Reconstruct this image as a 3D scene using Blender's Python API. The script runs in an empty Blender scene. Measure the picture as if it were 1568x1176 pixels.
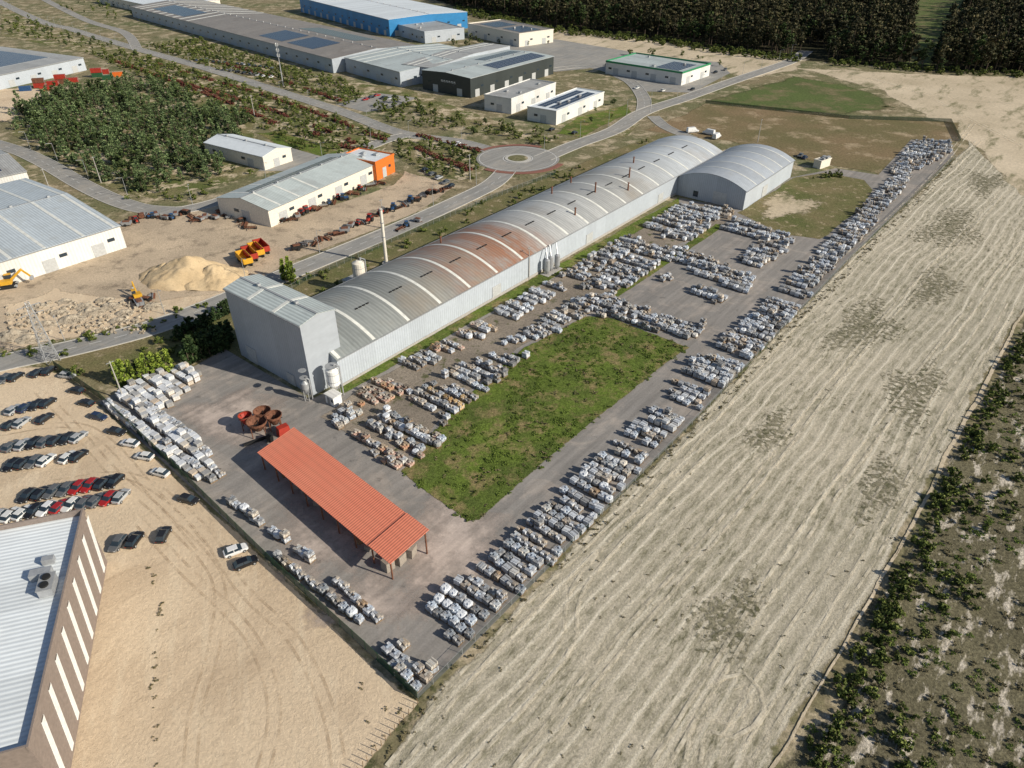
import bpy, math, random, bmesh
from mathutils import Vector, Matrix, noise
from mathutils.geometry import tessellate_polygon
R=random.Random(7)
TH=math.radians(34.7); ST,CT=math.sin(TH),math.cos(TH); FP=1087.0; H=100.0
# survey control: aerial plan reading -> metres on the ground (z = height of the surveyed point)
def G(u,v,z=0.0):
    a=(u-784)/FP; b=(v-588)/FP
    t=(H-z)/(ST+b*CT)
    return Vector((a*t,t*(CT-b*ST)))
A2=Vector((.623,.782)); B2=Vector((-.782,.623)); O2=Vector((-42,143))
ANG=math.atan2(.782,.623)
def L2(s,w): return O2+A2*s+B2*w
scn=bpy.context.scene
# ------------------------------------------------------------ materials
class NT:
    def __init__(s,name):
        s.m=bpy.data.materials.new(name); s.m.use_nodes=True; s.t=s.m.node_tree; s.t.nodes.clear()
        s.out=s.t.nodes.new('ShaderNodeOutputMaterial'); s.b=s.t.nodes.new('ShaderNodeBsdfPrincipled')
        s.t.links.new(s.b.outputs[0],s.out.inputs[0]); s.tc=None
    def put(s,sock,val):
        if isinstance(val,bpy.types.NodeSocket): s.t.links.new(val,sock)
        else:
            if isinstance(val,(tuple,list)) and len(val)==3 and sock.type=='RGBA': val=(*val,1)
            sock.default_value=val
    def pos(s):
        if not s.tc: s.tc=s.t.nodes.new('ShaderNodeTexCoord')
        return s.tc.outputs['Object']
    def noise(s,scale,detail=4,rough=.55,vec=None,dist=0):
        n=s.t.nodes.new('ShaderNodeTexNoise'); s.put(n.inputs['Vector'],vec or s.pos())
        n.inputs['Scale'].default_value=scale; n.inputs['Detail'].default_value=detail; n.inputs['Roughness'].default_value=rough
        n.inputs['Distortion'].default_value=dist
        return n.outputs['Fac']
    def ramp(s,fac,stops,interp='LINEAR'):
        n=s.t.nodes.new('ShaderNodeValToRGB'); s.put(n.inputs[0],fac); cr=n.color_ramp; cr.interpolation=interp
        while len(cr.elements)<len(stops): cr.elements.new(.5)
        for e,(p,c) in zip(cr.elements,stops):
            e.position=p; e.color=(*c,1) if isinstance(c,(tuple,list)) else (c,c,c,1)
        return n.outputs[0]
    def rng(s,fac,p0,p1,a,b):
        n=s.t.nodes.new('ShaderNodeMapRange'); s.put(n.inputs[0],fac)
        for i,v in enumerate((p0,p1,a,b)): n.inputs[i+1].default_value=v
        return n.outputs[0]
    def mix(s,f,a,b,mode='MIX'):
        n=s.t.nodes.new('ShaderNodeMix'); n.data_type='RGBA'; n.blend_type=mode
        s.put(n.inputs[0],f); s.put(n.inputs[6],a); s.put(n.inputs[7],b); return n.outputs[2]
    def math(s,op,a,b=0.0,c=None):
        n=s.t.nodes.new('ShaderNodeMath'); n.operation=op; s.put(n.inputs[0],a); s.put(n.inputs[1],b)
        if c is not None: s.put(n.inputs[2],c)
        return n.outputs[0]
    def scaled(s,sx,sy,sz=1,rot=0):
        n=s.t.nodes.new('ShaderNodeMapping'); n.vector_type='POINT'
        n.inputs['Rotation'].default_value=(0,0,rot); s.put(n.inputs['Vector'],s.pos())
        m=s.t.nodes.new('ShaderNodeMapping'); m.inputs['Scale'].default_value=(sx,sy,sz); s.put(m.inputs['Vector'],n.outputs[0])
        return m.outputs[0]
    def xyz(s,vec=None):
        n=s.t.nodes.new('ShaderNodeSeparateXYZ'); s.put(n.inputs[0],vec or s.pos()); return n.outputs
    def rnd(s):
        return s.t.nodes.new('ShaderNodeObjectInfo').outputs['Random']
    def bump(s,h,strength=.4,dist=.2):
        n=s.t.nodes.new('ShaderNodeBump'); n.inputs['Strength'].default_value=strength; n.inputs['Distance'].default_value=dist
        s.put(n.inputs['Height'],h); s.t.links.new(n.outputs[0],s.b.inputs['Normal'])
    def fin(s,col,rough=.9,metal=0,spec=.2):
        s.put(s.b.inputs['Base Color'],col); s.put(s.b.inputs['Roughness'],rough); s.b.inputs['Metallic'].default_value=metal
        s.b.inputs['Specular IOR Level'].default_value=spec
        return s.m
    def fade(s,sc=.5,amp=1.3,hard=.12):
        at=s.t.nodes.new('ShaderNodeAttribute'); at.attribute_name='edge'
        n=s.noise(sc,6,.7); v=s.math('ADD',at.outputs['Fac'],s.math('MULTIPLY',s.math('SUBTRACT',n,.5),amp))
        al=s.ramp(v,[(.5-hard,0.0),(.5+hard,1.0)])
        tr=s.t.nodes.new('ShaderNodeBsdfTransparent'); mx=s.t.nodes.new('ShaderNodeMixShader')
        s.put(mx.inputs[0],al); s.t.links.new(tr.outputs[0],mx.inputs[1]); s.t.links.new(s.b.outputs[0],mx.inputs[2]); s.t.links.new(mx.outputs[0],s.out.inputs[0])
def ground(name,c1,c2,c3=None,s1=.04,s2=.5,sf=2.5,lo=.7,hi=1.25,thr=.58,bump=.5,fade=True,rough=.95,aniso=None,fadesc=.5,soft=.04,c4=None,hard=.12,amp=1.3):
    n=NT(name)
    col=n.mix(n.ramp(n.noise(s1,6,.6),[(.38,0.0),(.62,1.0)]),c1,c2)
    if c3:
        vec=n.scaled(aniso[0],aniso[1],1,-ANG) if aniso else None
        col=n.mix(n.ramp(n.noise(s2,7,.68,vec),[(thr-soft,0.0),(thr+soft,1.0)]),col,c3)
    if c4:
        o=n.scaled(1,1,1,.7); col=n.mix(n.ramp(n.noise(s2*1.7,8,.75,o),[(.56,0.0),(.62,.85)]),col,c4)
    f=n.noise(sf,6,.78)
    col=n.mix(1.0,col,n.rng(f,.3,.7,lo,hi),'MULTIPLY')
    n.bump(f,bump,.35)
    if fade: n.fade(fadesc,amp,hard)
    return n.fin(col,rough,0,.1)
def plain(name,c,rough=.6,metal=0,spec=.3,var=.15,sc=1.5):
    n=NT(name); f=n.noise(sc,5,.65)
    col=n.mix(1.0,c,n.rng(f,.3,.7,1-var,1+var),'MULTIPLY')
    return n.fin(col,rough,metal,spec)
def corrugated(name,c,pitch=.9,axis=0,var=.12,rough=.45,metal=.0,dirt=None,panel=6.0,deep=.25,pv=.12):
    n=NT(name); p=n.xyz()
    w=n.math('SINE',n.math('MULTIPLY',p[axis],6.2832/pitch))
    f=n.noise(.35,6,.7); g=n.noise(.8,5,.6,n.scaled(.25 if axis else 2.2,2.2 if axis else .25))
    col=n.mix(1.0,c,n.rng(f,.3,.7,1-var,1+var*.6),'MULTIPLY')
    col=n.mix(1.0,col,n.rng(g,.3,.7,1-var,1.05),'MULTIPLY')
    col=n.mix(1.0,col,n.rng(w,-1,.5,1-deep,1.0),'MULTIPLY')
    wn=n.t.nodes.new('ShaderNodeTexWhiteNoise'); wn.noise_dimensions='1D'; n.put(wn.inputs['W'],n.math('FLOOR',n.math('DIVIDE',p[axis],panel)))
    col=n.mix(1.0,col,n.rng(wn.outputs['Value'],0,1,1-pv,1.04),'MULTIPLY')
    if dirt: col=n.mix(n.ramp(n.noise(.12,7,.7),[(.52,0.0),(.72,.8)]),col,dirt)
    n.bump(w,.35,.06)
    return n.fin(col,rough,metal,.4)
M={}
M['base']=ground('dry_scrub_ground',(.25,.205,.125),(.14,.15,.07),(.44,.365,.25),s1=.02,s2=.10,thr=.55,sf=.9,lo=.5,hi=1.5,fade=False,soft=.05,c4=(.07,.08,.033))
def sand(name,c1,c2,c3):
    n=NT(name)
    col=n.mix(n.ramp(n.noise(.03,6,.6),[(.36,0.0),(.64,1.0)]),c1,c2)
    col=n.mix(n.ramp(n.noise(.06,7,.65,n.scaled(.5,1.3,1,-ANG),.8),[(.50,0.0),(.70,.9)]),col,c3)
    col=n.mix(n.ramp(n.noise(.25,6,.7,n.scaled(.15,1.0,1,-1.9),.5),[(.52,0.0),(.66,.5)]),col,(.80,.67,.49))
    peb=n.noise(1.6,7,.8); col=n.mix(n.ramp(peb,[(.60,0.0),(.66,.45)]),col,(.36,.275,.19))
    f=n.noise(1.3,6,.78); col=n.mix(1.0,col,n.rng(f,.3,.7,.84,1.12),'MULTIPLY'); n.bump(f,.6,.35); n.fade(.5)
    return n.fin(col,.95,0,.1)
M['sand']=sand('sandy_dirt',(.75,.60,.425),(.63,.49,.34),(.50,.38,.26))
M['dirt']=ground('yard_dirt',(.62,.495,.355),(.48,.385,.28),(.26,.21,.155),s1=.05,s2=.16,thr=.6,sf=1.4,lo=.72,hi=1.2,bump=.6,soft=.08)
M['drygrass']=ground('dry_grass',(.22,.18,.095),(.125,.135,.05),(.37,.30,.195),s1=.05,s2=.3,thr=.6,sf=1.8,lo=.45,hi=1.55)
M['planted']=ground('estate_planting_ground',(.25,.205,.115),(.12,.14,.045),(.55,.455,.32),s1=.05,s2=.12,thr=.55,sf=1.2,lo=.45,hi=1.55,c4=(.06,.075,.025))
M['brownfield']=ground('brown_field',(.25,.18,.105),(.165,.145,.07),(.41,.32,.21),s1=.02,s2=.07,thr=.6,sf=.9,lo=.55,hi=1.45,soft=.07)
M['green']=ground('green_grass',(.13,.18,.033),(.09,.12,.03),(.25,.20,.095),s1=.07,s2=.17,thr=.56,sf=1.7,lo=.42,hi=1.65,bump=.9,soft=.07)
M['greenfield']=ground('green_field',(.115,.15,.05),(.10,.125,.045),(.24,.19,.11),s1=.03,s2=.06,thr=.585,sf=.7,lo=.6,hi=1.35,soft=.10,hard=.3)
M['scrub']=ground('heath_scrub',(.135,.12,.075),(.19,.17,.105),(.60,.535,.44),s1=.05,s2=.38,thr=.57,sf=1.7,lo=.35,hi=1.7,bump=1,soft=.04,aniso=(.4,1.1))
M['darkscrub']=ground('weedy_soil',(.27,.245,.17),(.31,.28,.195),(.15,.145,.085),s1=.06,s2=.5,thr=.53,sf=1.8,lo=.55,hi=1.35,fadesc=.8,hard=.16,amp=4.2)
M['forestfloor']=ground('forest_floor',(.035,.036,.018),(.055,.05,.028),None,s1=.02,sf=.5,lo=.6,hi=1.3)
M['palesand']=ground('pale_sand',(.68,.57,.42),(.51,.425,.30),(.22,.205,.115),s1=.02,s2=.08,thr=.59,sf=.7,lo=.75,hi=1.2,soft=.07,aniso=(.5,1.5))
M['gravel']=ground('storage_gravel',(.33,.28,.225),(.24,.205,.165),(.11,.115,.055),s1=.06,s2=.3,thr=.6,sf=2.0,lo=.6,hi=1.3)
def asph(name,c1,c2,c3,fade=False):
    n=NT(name)
    col=n.mix(n.ramp(n.noise(.035,6,.6),[(.36,0.0),(.66,1.0)]),c1,c2)
    col=n.mix(n.ramp(n.noise(.11,7,.65,None,1.0),[(.50,0.0),(.72,.8)]),col,c3)
    st=n.noise(.6,4,.6,n.scaled(.08,1.1,1,-ANG)); col=n.mix(1.0,col,n.rng(st,.35,.65,.85,1.1),'MULTIPLY')
    f=n.noise(3,5,.7); col=n.mix(1.0,col,n.rng(f,.3,.7,.85,1.12),'MULTIPLY')
    sp=n.noise(.35,5,.6,n.scaled(1,1,1,.4)); col=n.mix(n.ramp(sp,[(.62,0.0),(.7,.4)]),col,(.09,.085,.08))
    n.bump(f,.2,.05)
    if fade: n.fade(.25,1.6,.35)
    return n.fin(col,.9,0,.15)
M['yard']=asph('worn_asphalt',(.25,.235,.22),(.32,.295,.27),(.46,.395,.34))
M['road']=asph('road_asphalt',(.29,.285,.27),(.35,.335,.31),(.42,.38,.325))
M['dust']=asph('dusty_concrete',(.56,.465,.405),(.46,.395,.35),(.62,.52,.45),True)
M['paint']=plain('road_paint',(.7,.7,.68),.7)
M['kerb']=plain('kerb_concrete',(.50,.48,.44),.9)
M['redpave']=plain('red_pavers',(.26,.12,.09),.9)
def ruts(name,c,a):
    n=NT(name); f=n.noise(.3,6,.7); n.fin(c,.95,0,.1); n.put(n.b.inputs['Alpha'],n.ramp(f,[(.42,0.0),(.64,a)])); return n.m
M['rut']=ruts('wheel_rut_sand',(.50,.39,.27),.45); M['rutl']=ruts('pale_wheel_track',(.80,.72,.57),.8)
def field():
    n=NT('ploughed_sandy_field')
    rp=n.scaled(1,1,1,-math.atan2(.757,.654)); p=n.xyz(rp)
    warp=n.math('MULTIPLY',n.math('SUBTRACT',n.noise(.025,3,.5),.5),6.0)
    fine=n.math('MULTIPLY',n.math('SUBTRACT',n.noise(.9,5,.7),.5),.8)
    c=n.math('ADD',n.math('ADD',p[1],warp),fine)
    w1=n.math('SINE',n.math('MULTIPLY',c,6.2832/2.9)); w2=n.math('SINE',n.math('MULTIPLY',c,6.2832/.97))
    rowvar=n.noise(.35,3,.6,n.scaled(.02,1,1,-ANG))
    big=n.noise(.02,5,.6); mid=n.noise(.045,7,.68)
    dash=n.noise(.85,8,.8,n.scaled(.3,1.1,1,-ANG))
    col=n.mix(n.ramp(big,[(.38,0.0),(.62,1.0)]),(.53,.475,.37),(.62,.55,.43))
    d=n.math('MULTIPLY',n.ramp(dash,[(.45,0.0),(.57,1.0)]),n.rng(mid,.38,.60,.22,1.0))
    col=n.mix(n.math('MULTIPLY',d,.85),col,(.285,.265,.18))
    d2=n.math('MULTIPLY',n.ramp(dash,[(.56,0.0),(.63,1.0)]),n.rng(mid,.42,.6,.08,1.0))
    col=n.mix(n.math('MULTIPLY',d2,.85),col,(.12,.115,.065))
    line=n.math('MULTIPLY',n.ramp(w1,[(.74,0.0),(.98,1.0)]),n.math('MULTIPLY',n.ramp(n.noise(.12,7,.75),[(.34,0.0),(.48,1.0)]),n.rng(rowvar,.4,.6,.4,1.0)))
    col=n.mix(n.math('MULTIPLY',line,.95),col,(.82,.745,.60))
    dk=n.math('MULTIPLY',n.ramp(w1,[(.01,1.0),(.18,0.0)]),n.ramp(n.noise(.25,7,.75),[(.48,0.0),(.6,1.0)]))
    col=n.mix(n.math('MULTIPLY',dk,.45),col,(.24,.22,.15))
    col=n.mix(1.0,col,n.rng(w2,-1,1,.92,1.05),'MULTIPLY')
    f=n.noise(2.4,6,.8); col=n.mix(1.0,col,n.rng(f,.3,.7,.66,1.3),'MULTIPLY')
    n.bump(n.math('ADD',n.math('MULTIPLY',w1,.10),f),.8,.28); n.fade(.4)
    return n.fin(col,.95,0,.1)
M['field']=field()
M['wallgrey']=corrugated('grey_corrugated_wall',(.48,.525,.58),.8,0,.07,deep=.12,pv=.05); M['wallgreyY']=corrugated('grey_corrugated_wall_b',(.42,.455,.50),.8,1,.07,deep=.12,pv=.05)
M['white']=corrugated('white_cladding',(.77,.76,.73),1.0,0,.08,deep=.1); M['cream']=plain('cream_render',(.72,.67,.58),.85)
M['walldark']=corrugated('charcoal_cladding',(.05,.06,.06),1.0,0,.1); M['brownwall']=plain('brown_grey_cladding',(.25,.205,.18),.6)
M['blue']=corrugated('blue_cladding',(.035,.27,.60),1,0,.1); M['roofblue']=corrugated('pale_roof',(.57,.63,.67),.9,0,.10,dirt=(.42,.44,.43))
M['roofwhite']=corrugated('white_metal_roof',(.80,.85,.88),.8,0,.05,deep=.15); M['roofgrey']=corrugated('grey_metal_roof',(.46,.46,.445),.9,0,.14,dirt=(.26,.24,.215))
M['roofbrown']=corrugated('aged_fibre_roof',(.35,.31,.27),.9,0,.2,dirt=(.19,.155,.12)); M['roofteal']=corrugated('grey_green_roof',(.56,.62,.61),.9,0,.1,dirt=(.36,.37,.36))
M['annexroof']=corrugated('barrel_roof_sheets',(.47,.51,.56),1.0,0,.12,dirt=(.40,.41,.41),panel=8.8)
M['skylight']=plain('translucent_skylight',(.70,.70,.65),.4,var=.15,sc=.6)
M['trim']=plain('metal_trim',(.3,.31,.32),.4); M['glass']=plain('window_glass',(.03,.045,.06),.12,spec=.6); M['door']=plain('roller_door',(.45,.46,.46),.5)
M['orange']=plain('orange_cladding',(.70,.17,.03),.5); M['greenc']=plain('green_fascia',(.03,.22,.10),.5)
M['concrete']=plain('concrete',(.40,.38,.35),.9); M['galv']=plain('galvanised_steel',(.42,.43,.44),.4,.3); M['rust']=plain('rusty_steel',(.17,.075,.045),.85,var=.4)
M['black']=plain('rubber',(.02,.02,.02),.8); M['yellow']=plain('yellow_paint',(.62,.34,.03),.5); M['redp']=plain('red_paint',(.36,.04,.025),.5)
M['bluep']=plain('blue_paint',(.03,.085,.2),.5); M['greenp']=plain('green_paint',(.03,.10,.045),.5); M['wood']=plain('pallet_wood',(.25,.17,.1),.9,var=.3)
M['whitep']=plain('white_paint',(.8,.8,.78),.45)
def solar():
    n=NT('solar_panel'); return n.fin((.018,.028,.06),.15,0,.6)
M['solar']=solar()
def longroof():
    n=NT('weathered_barrel_roof'); p=n.xyz()
    w=n.math('SINE',n.math('MULTIPLY',p[0],6.2832/1.1))
    wn=n.t.nodes.new('ShaderNodeTexWhiteNoise'); wn.noise_dimensions='1D'; n.put(wn.inputs['W'],n.math('FLOOR',n.math('DIVIDE',p[0],6.05)))
    base=n.ramp(n.math('DIVIDE',p[0],213.0),[(0.0,(.29,.315,.31)),(.2,(.29,.29,.27)),(.32,(.36,.34,.32)),(.5,(.48,.49,.485)),(.68,(.42,.42,.405)),(.8,(.54,.57,.59)),(1.0,(.57,.61,.65))])
    col=n.mix(1.0,base,n.rng(wn.outputs['Value'],0,1,.86,1.08),'MULTIPLY')
    g=n.noise(.5,6,.7,n.scaled(2.0,.12)); col=n.mix(1.0,col,n.rng(g,.3,.7,.78,1.12),'MULTIPLY')
    xs=n.math('ADD',p[0],n.math('MULTIPLY',n.math('SUBTRACT',n.noise(.07,4,.6),.5),24))
    rz=n.ramp(n.math('DIVIDE',xs,213.0),[(.19,0.0),(.27,.75),(.35,.95),(.42,0.0)])
    rz=n.math('MULTIPLY',rz,n.ramp(n.noise(.4,6,.7,n.scaled(1.0,.10)),[(.34,.15),(.54,1.0)]))
    rc=n.mix(n.noise(.18,4,.6),(.42,.145,.055),(.25,.145,.085))
    col=n.mix(n.math('MULTIPLY',rz,.88),col,rc)
    f2=n.ramp(n.noise(.06,5,.6),[(.52,0.0),(.72,.5)]); col=n.mix(f2,col,(.32,.26,.19))
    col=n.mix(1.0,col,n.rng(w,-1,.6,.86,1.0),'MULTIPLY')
    n.bump(w,.4,.06)
    return n.fin(col,.5,.0,.4)
M['longroof']=longroof()
def redroof():
    n=NT('terracotta_sheet_roof'); p=n.xyz()
    w=n.math('SINE',n.math('MULTIPLY',p[0],6.2832/.55)); w2=n.math('SINE',n.math('MULTIPLY',p[1],6.2832/1.6))
    col=n.mix(n.noise(.15,6,.6),(.80,.225,.135),(.84,.30,.185))
    col=n.mix(n.ramp(n.noise(.5,6,.7,n.scaled(1.2,.2)),[(.55,0.0),(.75,.4)]),col,(.58,.21,.14))
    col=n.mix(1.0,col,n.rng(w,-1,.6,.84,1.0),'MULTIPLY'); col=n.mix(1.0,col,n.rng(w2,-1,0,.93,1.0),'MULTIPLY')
    n.bump(w,.4,.05); return n.fin(col,.6,0,.3)
M['redroof']=redroof()
def leaf(name,c,rv=.5):
    n=NT(name); r=n.rnd()
    col=n.mix(1.0,c,n.ramp(r,[(0,(1-rv*.6,1-rv*.6,1-rv*.5)),(1,(1.0,1.0,1.0))]),'MULTIPLY')
    f=n.noise(1.2,3,.6); col=n.mix(1.0,col,n.rng(f,.3,.7,.8,1.5),'MULTIPLY')
    n.fin(col,.7,0,.2); return n.m
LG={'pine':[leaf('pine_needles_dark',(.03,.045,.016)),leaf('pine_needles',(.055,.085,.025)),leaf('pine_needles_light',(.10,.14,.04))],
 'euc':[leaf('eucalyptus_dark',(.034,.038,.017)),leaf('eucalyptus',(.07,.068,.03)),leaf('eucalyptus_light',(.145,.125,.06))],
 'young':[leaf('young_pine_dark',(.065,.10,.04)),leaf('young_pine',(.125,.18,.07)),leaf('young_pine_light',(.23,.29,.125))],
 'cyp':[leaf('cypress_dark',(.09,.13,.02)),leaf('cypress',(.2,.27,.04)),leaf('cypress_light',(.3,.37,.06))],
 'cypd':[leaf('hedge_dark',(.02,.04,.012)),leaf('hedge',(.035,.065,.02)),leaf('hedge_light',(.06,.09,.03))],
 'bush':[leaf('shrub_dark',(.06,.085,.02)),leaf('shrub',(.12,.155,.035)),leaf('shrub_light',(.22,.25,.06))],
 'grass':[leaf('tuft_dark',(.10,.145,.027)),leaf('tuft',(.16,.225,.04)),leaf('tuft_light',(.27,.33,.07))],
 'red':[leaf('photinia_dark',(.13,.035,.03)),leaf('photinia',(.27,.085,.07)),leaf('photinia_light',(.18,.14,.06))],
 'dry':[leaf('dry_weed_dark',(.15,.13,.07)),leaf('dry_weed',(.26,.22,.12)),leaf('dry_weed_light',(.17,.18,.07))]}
M['bark']=plain('bark',(.12,.09,.065),.95,var=.3)
def stone(name,c):
    n=NT(name); r=n.rnd()
    col=n.mix(1.0,c,n.ramp(r,[(0,(.42,.40,.38)),(.15,(.62,.61,.60)),(.4,(.88,.89,.92)),(.78,(1.05,1.06,1.08)),(.9,(.95,.86,.74)),(1,(.75,.6,.46))]),'MULTIPLY')
    f=n.noise(3.5,5,.7); col=n.mix(1.0,col,n.rng(f,.3,.7,.7,1.15),'MULTIPLY'); n.bump(f,.5,.08)
    return n.fin(col,.85,0,.2)
M['st1']=stone('granite_pale',(.70,.71,.72)); M['st2']=stone('granite_grey',(.40,.41,.43)); M['st3']=stone('granite_beige',(.50,.44,.37)); M['st4']=stone('granite_blue',(.55,.61,.68))
M['stp']=stone('granite_pink',(.64,.43,.34)); M['sty']=stone('granite_yellow',(.66,.47,.25))
M['cem']=stone('cement_block',(.70,.70,.69)); M['wrap']=stone('bulk_bag_fabric',(.76,.78,.80))
# ------------------------------------------------------------ mesh builder
class MB:
    def __init__(s): s.v=[];s.f=[];s.m=[];s.mats=[]
    def mi(s,mt):
        if isinstance(mt,str): mt=M[mt]
        if mt not in s.mats: s.mats.append(mt)
        return s.mats.index(mt)
    def poly(s,pts,mt):
        b=len(s.v); s.v+= [tuple(p) for p in pts]; s.f.append(tuple(range(b,b+len(pts)))); s.m.append(s.mi(mt))
    def box(s,c,d,mt,rz=0,ry=0,rx=0,jit=0,taper=1):
        b=len(s.v); Mx=Matrix.Rotation(rz,3,'Z')@Matrix.Rotation(ry,3,'Y')@Matrix.Rotation(rx,3,'X'); c=Vector(c)
        for sz in (-.5,.5):
            for sx,sy in((-.5,-.5),(.5,-.5),(.5,.5),(-.5,.5)):
                k=taper if sz>0 else 1
                p=Vector((sx*d[0]*k,sy*d[1]*k,sz*d[2]))
                if jit: p+=Vector((R.uniform(-jit,jit),R.uniform(-jit,jit),R.uniform(-jit,jit)))
                s.v.append(tuple(c+Mx@p))
        i=s.mi(mt)
        for q in((0,3,2,1),(4,5,6,7),(0,1,5,4),(1,2,6,5),(2,3,7,6),(3,0,4,7)):
            s.f.append(tuple(b+k for k in q)); s.m.append(i)
    def cyl(s,p0,p1,r0,r1,mt,seg=10,caps=True):
        p0=Vector(p0);p1=Vector(p1);d=(p1-p0).normalized(); u=d.orthogonal().normalized(); w=d.cross(u); b=len(s.v)
        for p,r in((p0,r0),(p1,r1)):
            for k in range(seg):
                a=2*math.pi*k/seg; s.v.append(tuple(p+(u*math.cos(a)+w*math.sin(a))*r))
        i=s.mi(mt)
        for k in range(seg):
            k2=(k+1)%seg; s.f.append((b+k,b+k2,b+seg+k2,b+seg+k)); s.m.append(i)
        if caps:
            s.f.append(tuple(b+k for k in reversed(range(seg)))); s.m.append(i); s.f.append(tuple(b+seg+k for k in range(seg))); s.m.append(i)
    def mesh(s,name):
        me=bpy.data.meshes.new(name); me.from_pydata(s.v,[],s.f)
        for m in s.mats: me.materials.append(m)
        me.polygons.foreach_set('material_index',s.m); me.update(); return me
    def obj(s,name,parent=None,loc=(0,0,0),rz=0):
        o=bpy.data.objects.new(name,s.mesh(name)); scn.collection.objects.link(o)
        o.location=loc; o.rotation_euler=(0,0,rz)
        if parent: o.parent=parent
        return o
def place(name,me,xy,rz=0,z=0.0,sc=1.0):
    o=bpy.data.objects.new(name,me); scn.collection.objects.link(o); o.location=(xy[0],xy[1],z); o.rotation_euler=(0,0,rz); o.scale=(sc,)*3; return o
def empty(name,loc=(0,0,0),rz=0):
    e=bpy.data.objects.new(name,None); scn.collection.objects.link(e); e.location=loc; e.rotation_euler=(0,0,rz); e.empty_display_size=.5; return e
# ------------------------------------------------------------ ground
def PX(l): return [G(*p) for p in l]
def area(P): return .5*sum(P[i].x*P[(i+1)%len(P)].y-P[(i+1)%len(P)].x*P[i].y for i in range(len(P)))
def inside(p,P):
    c=False; n=len(P); j=n-1
    for i in range(n):
        if (P[i].y>p[1])!=(P[j].y>p[1]) and p[0]<(P[j].x-P[i].x)*(p[1]-P[i].y)/(P[j].y-P[i].y)+P[i].x: c=not c
        j=i
    return c
def segd(p,P):
    m=1e9
    for i in range(len(P)):
        a=P[i]; b=P[(i+1)%len(P)]; ab=b-a; t=max(0,min(1,(p-a).dot(ab)/max(ab.length_squared,1e-9))); m=min(m,(p-(a+ab*t)).length)
    return m
PN=[0]
def patch(name,pts,mt,lev,jit=.6,fw=1.6,world=False,step=3.0):
    P=pts if world else PX(pts)
    if area(P)<0: P=P[::-1]
    Q=[]
    for i,a in enumerate(P):
        b=P[(i+1)%len(P)]; d=(b-a).length; n=max(1,int(d/step))
        if d>600: n=20
        for k in range(n):
            p=a.lerp(b,k/n); q=Vector((p.x*.09,p.y*.09,lev*3.3))
            Q.append(p+Vector((noise.noise(q),noise.noise(q+Vector((50,9,0)))))*jit*2)
    PN[0]+=1; z=.02*lev+.0004*(PN[0]%12); me=bpy.data.meshes.new(name)
    if fw>0:
        n=len(Q); I=[]
        for i in range(n):
            t=(Q[(i+1)%n]-Q[i-1]).normalized(); nn=Vector((-t.y,t.x)); p=Q[i]+nn*fw
            k=1.0
            while k>.05 and (not inside(p,Q) or segd(p,Q)<fw*k*.8): k*=.6; p=Q[i]+nn*fw*k
            I.append(p)
        tris=tessellate_polygon([[Vector((p.x,p.y,0)) for p in I]])
        v=[(p.x,p.y,z) for p in Q]+[(p.x,p.y,z) for p in I]
        f=[(i,(i+1)%n,n+(i+1)%n,n+i) for i in range(n)]+[tuple(n+k for k in t) for t in tris]
        e=[0.0]*n+[1.0]*n
    else:
        tris=tessellate_polygon([[Vector((p.x,p.y,0)) for p in Q]]); v=[(p.x,p.y,z) for p in Q]; f=[tuple(t) for t in tris]; e=[1.0]*len(Q)
    me.from_pydata(v,[],f); at=me.attributes.new('edge','FLOAT','POINT'); at.data.foreach_set('value',e)
    me.materials.append(M[mt] if isinstance(mt,str) else mt); me.update()
    bm=bmesh.new(); bm.from_mesh(me)
    for fc in bm.faces:
        fc.normal_update()
        if fc.normal.z<0: fc.normal_flip()
    bm.to_mesh(me); bm.free()
    o=bpy.data.objects.new(name,me); scn.collection.objects.link(o); return o
BN=[0]
def blob(name,c,a,b,mt,lev,rot=ANG,peak=1.1,seed=0):
    BN[0]+=1; z=.02*lev+.005+.004*(BN[0]%4)+ (.0007*BN[0])
    n=36; rings=[(0.0,peak),(.33,peak*.8),(.66,.4*peak),(1.0,-1.2 if mt=='darkscrub' else -.25)]; v=[(c.x,c.y,z)]; e=[peak]; f=[]
    ca,sa=math.cos(rot),math.sin(rot)
    for r,ev in rings[1:]:
        for k in range(n):
            t=2*math.pi*k/n; q=r*(1+.22*math.sin(3*t+seed)+.15*math.cos(5*t+2*seed)); x,y=a*q*math.cos(t),b*q*math.sin(t)
            v.append((c.x+x*ca-y*sa,c.y+x*sa+y*ca,z)); e.append(ev)
    for k in range(n): f.append((0,1+k,1+(k+1)%n))
    for r in range(2):
        o=1+r*n
        for k in range(n): f.append((o+k,o+n+k,o+n+(k+1)%n,o+(k+1)%n))
    me=bpy.data.meshes.new(name); me.from_pydata(v,[],f); at=me.attributes.new('edge','FLOAT','POINT'); at.data.foreach_set('value',e); me.materials.append(M[mt]); me.update()
    o=bpy.data.objects.new(name,me); scn.collection.objects.link(o)
def smooth(P,step=3.0):
    out=[]; n=len(P)
    for i in range(n-1):
        p0=P[max(i-1,0)];p1=P[i];p2=P[i+1];p3=P[min(i+2,n-1)]
        k=max(1,int((p2-p1).length/step))
        for j in range(k):
            t=j/k; out.append(.5*((2*p1)+(p2-p0)*t+(2*p0-5*p1+4*p2-p3)*t*t+(3*p1-p0-3*p2+p3)*t**3))
    out.append(P[-1]); return out
def straight(P,step=3.0):
    out=[]
    for a,b in zip(P,P[1:]):
        k=max(1,int((b-a).length/step)); out+=[a.lerp(b,j/k) for j in range(k)]
    return out+[P[-1]]
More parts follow.
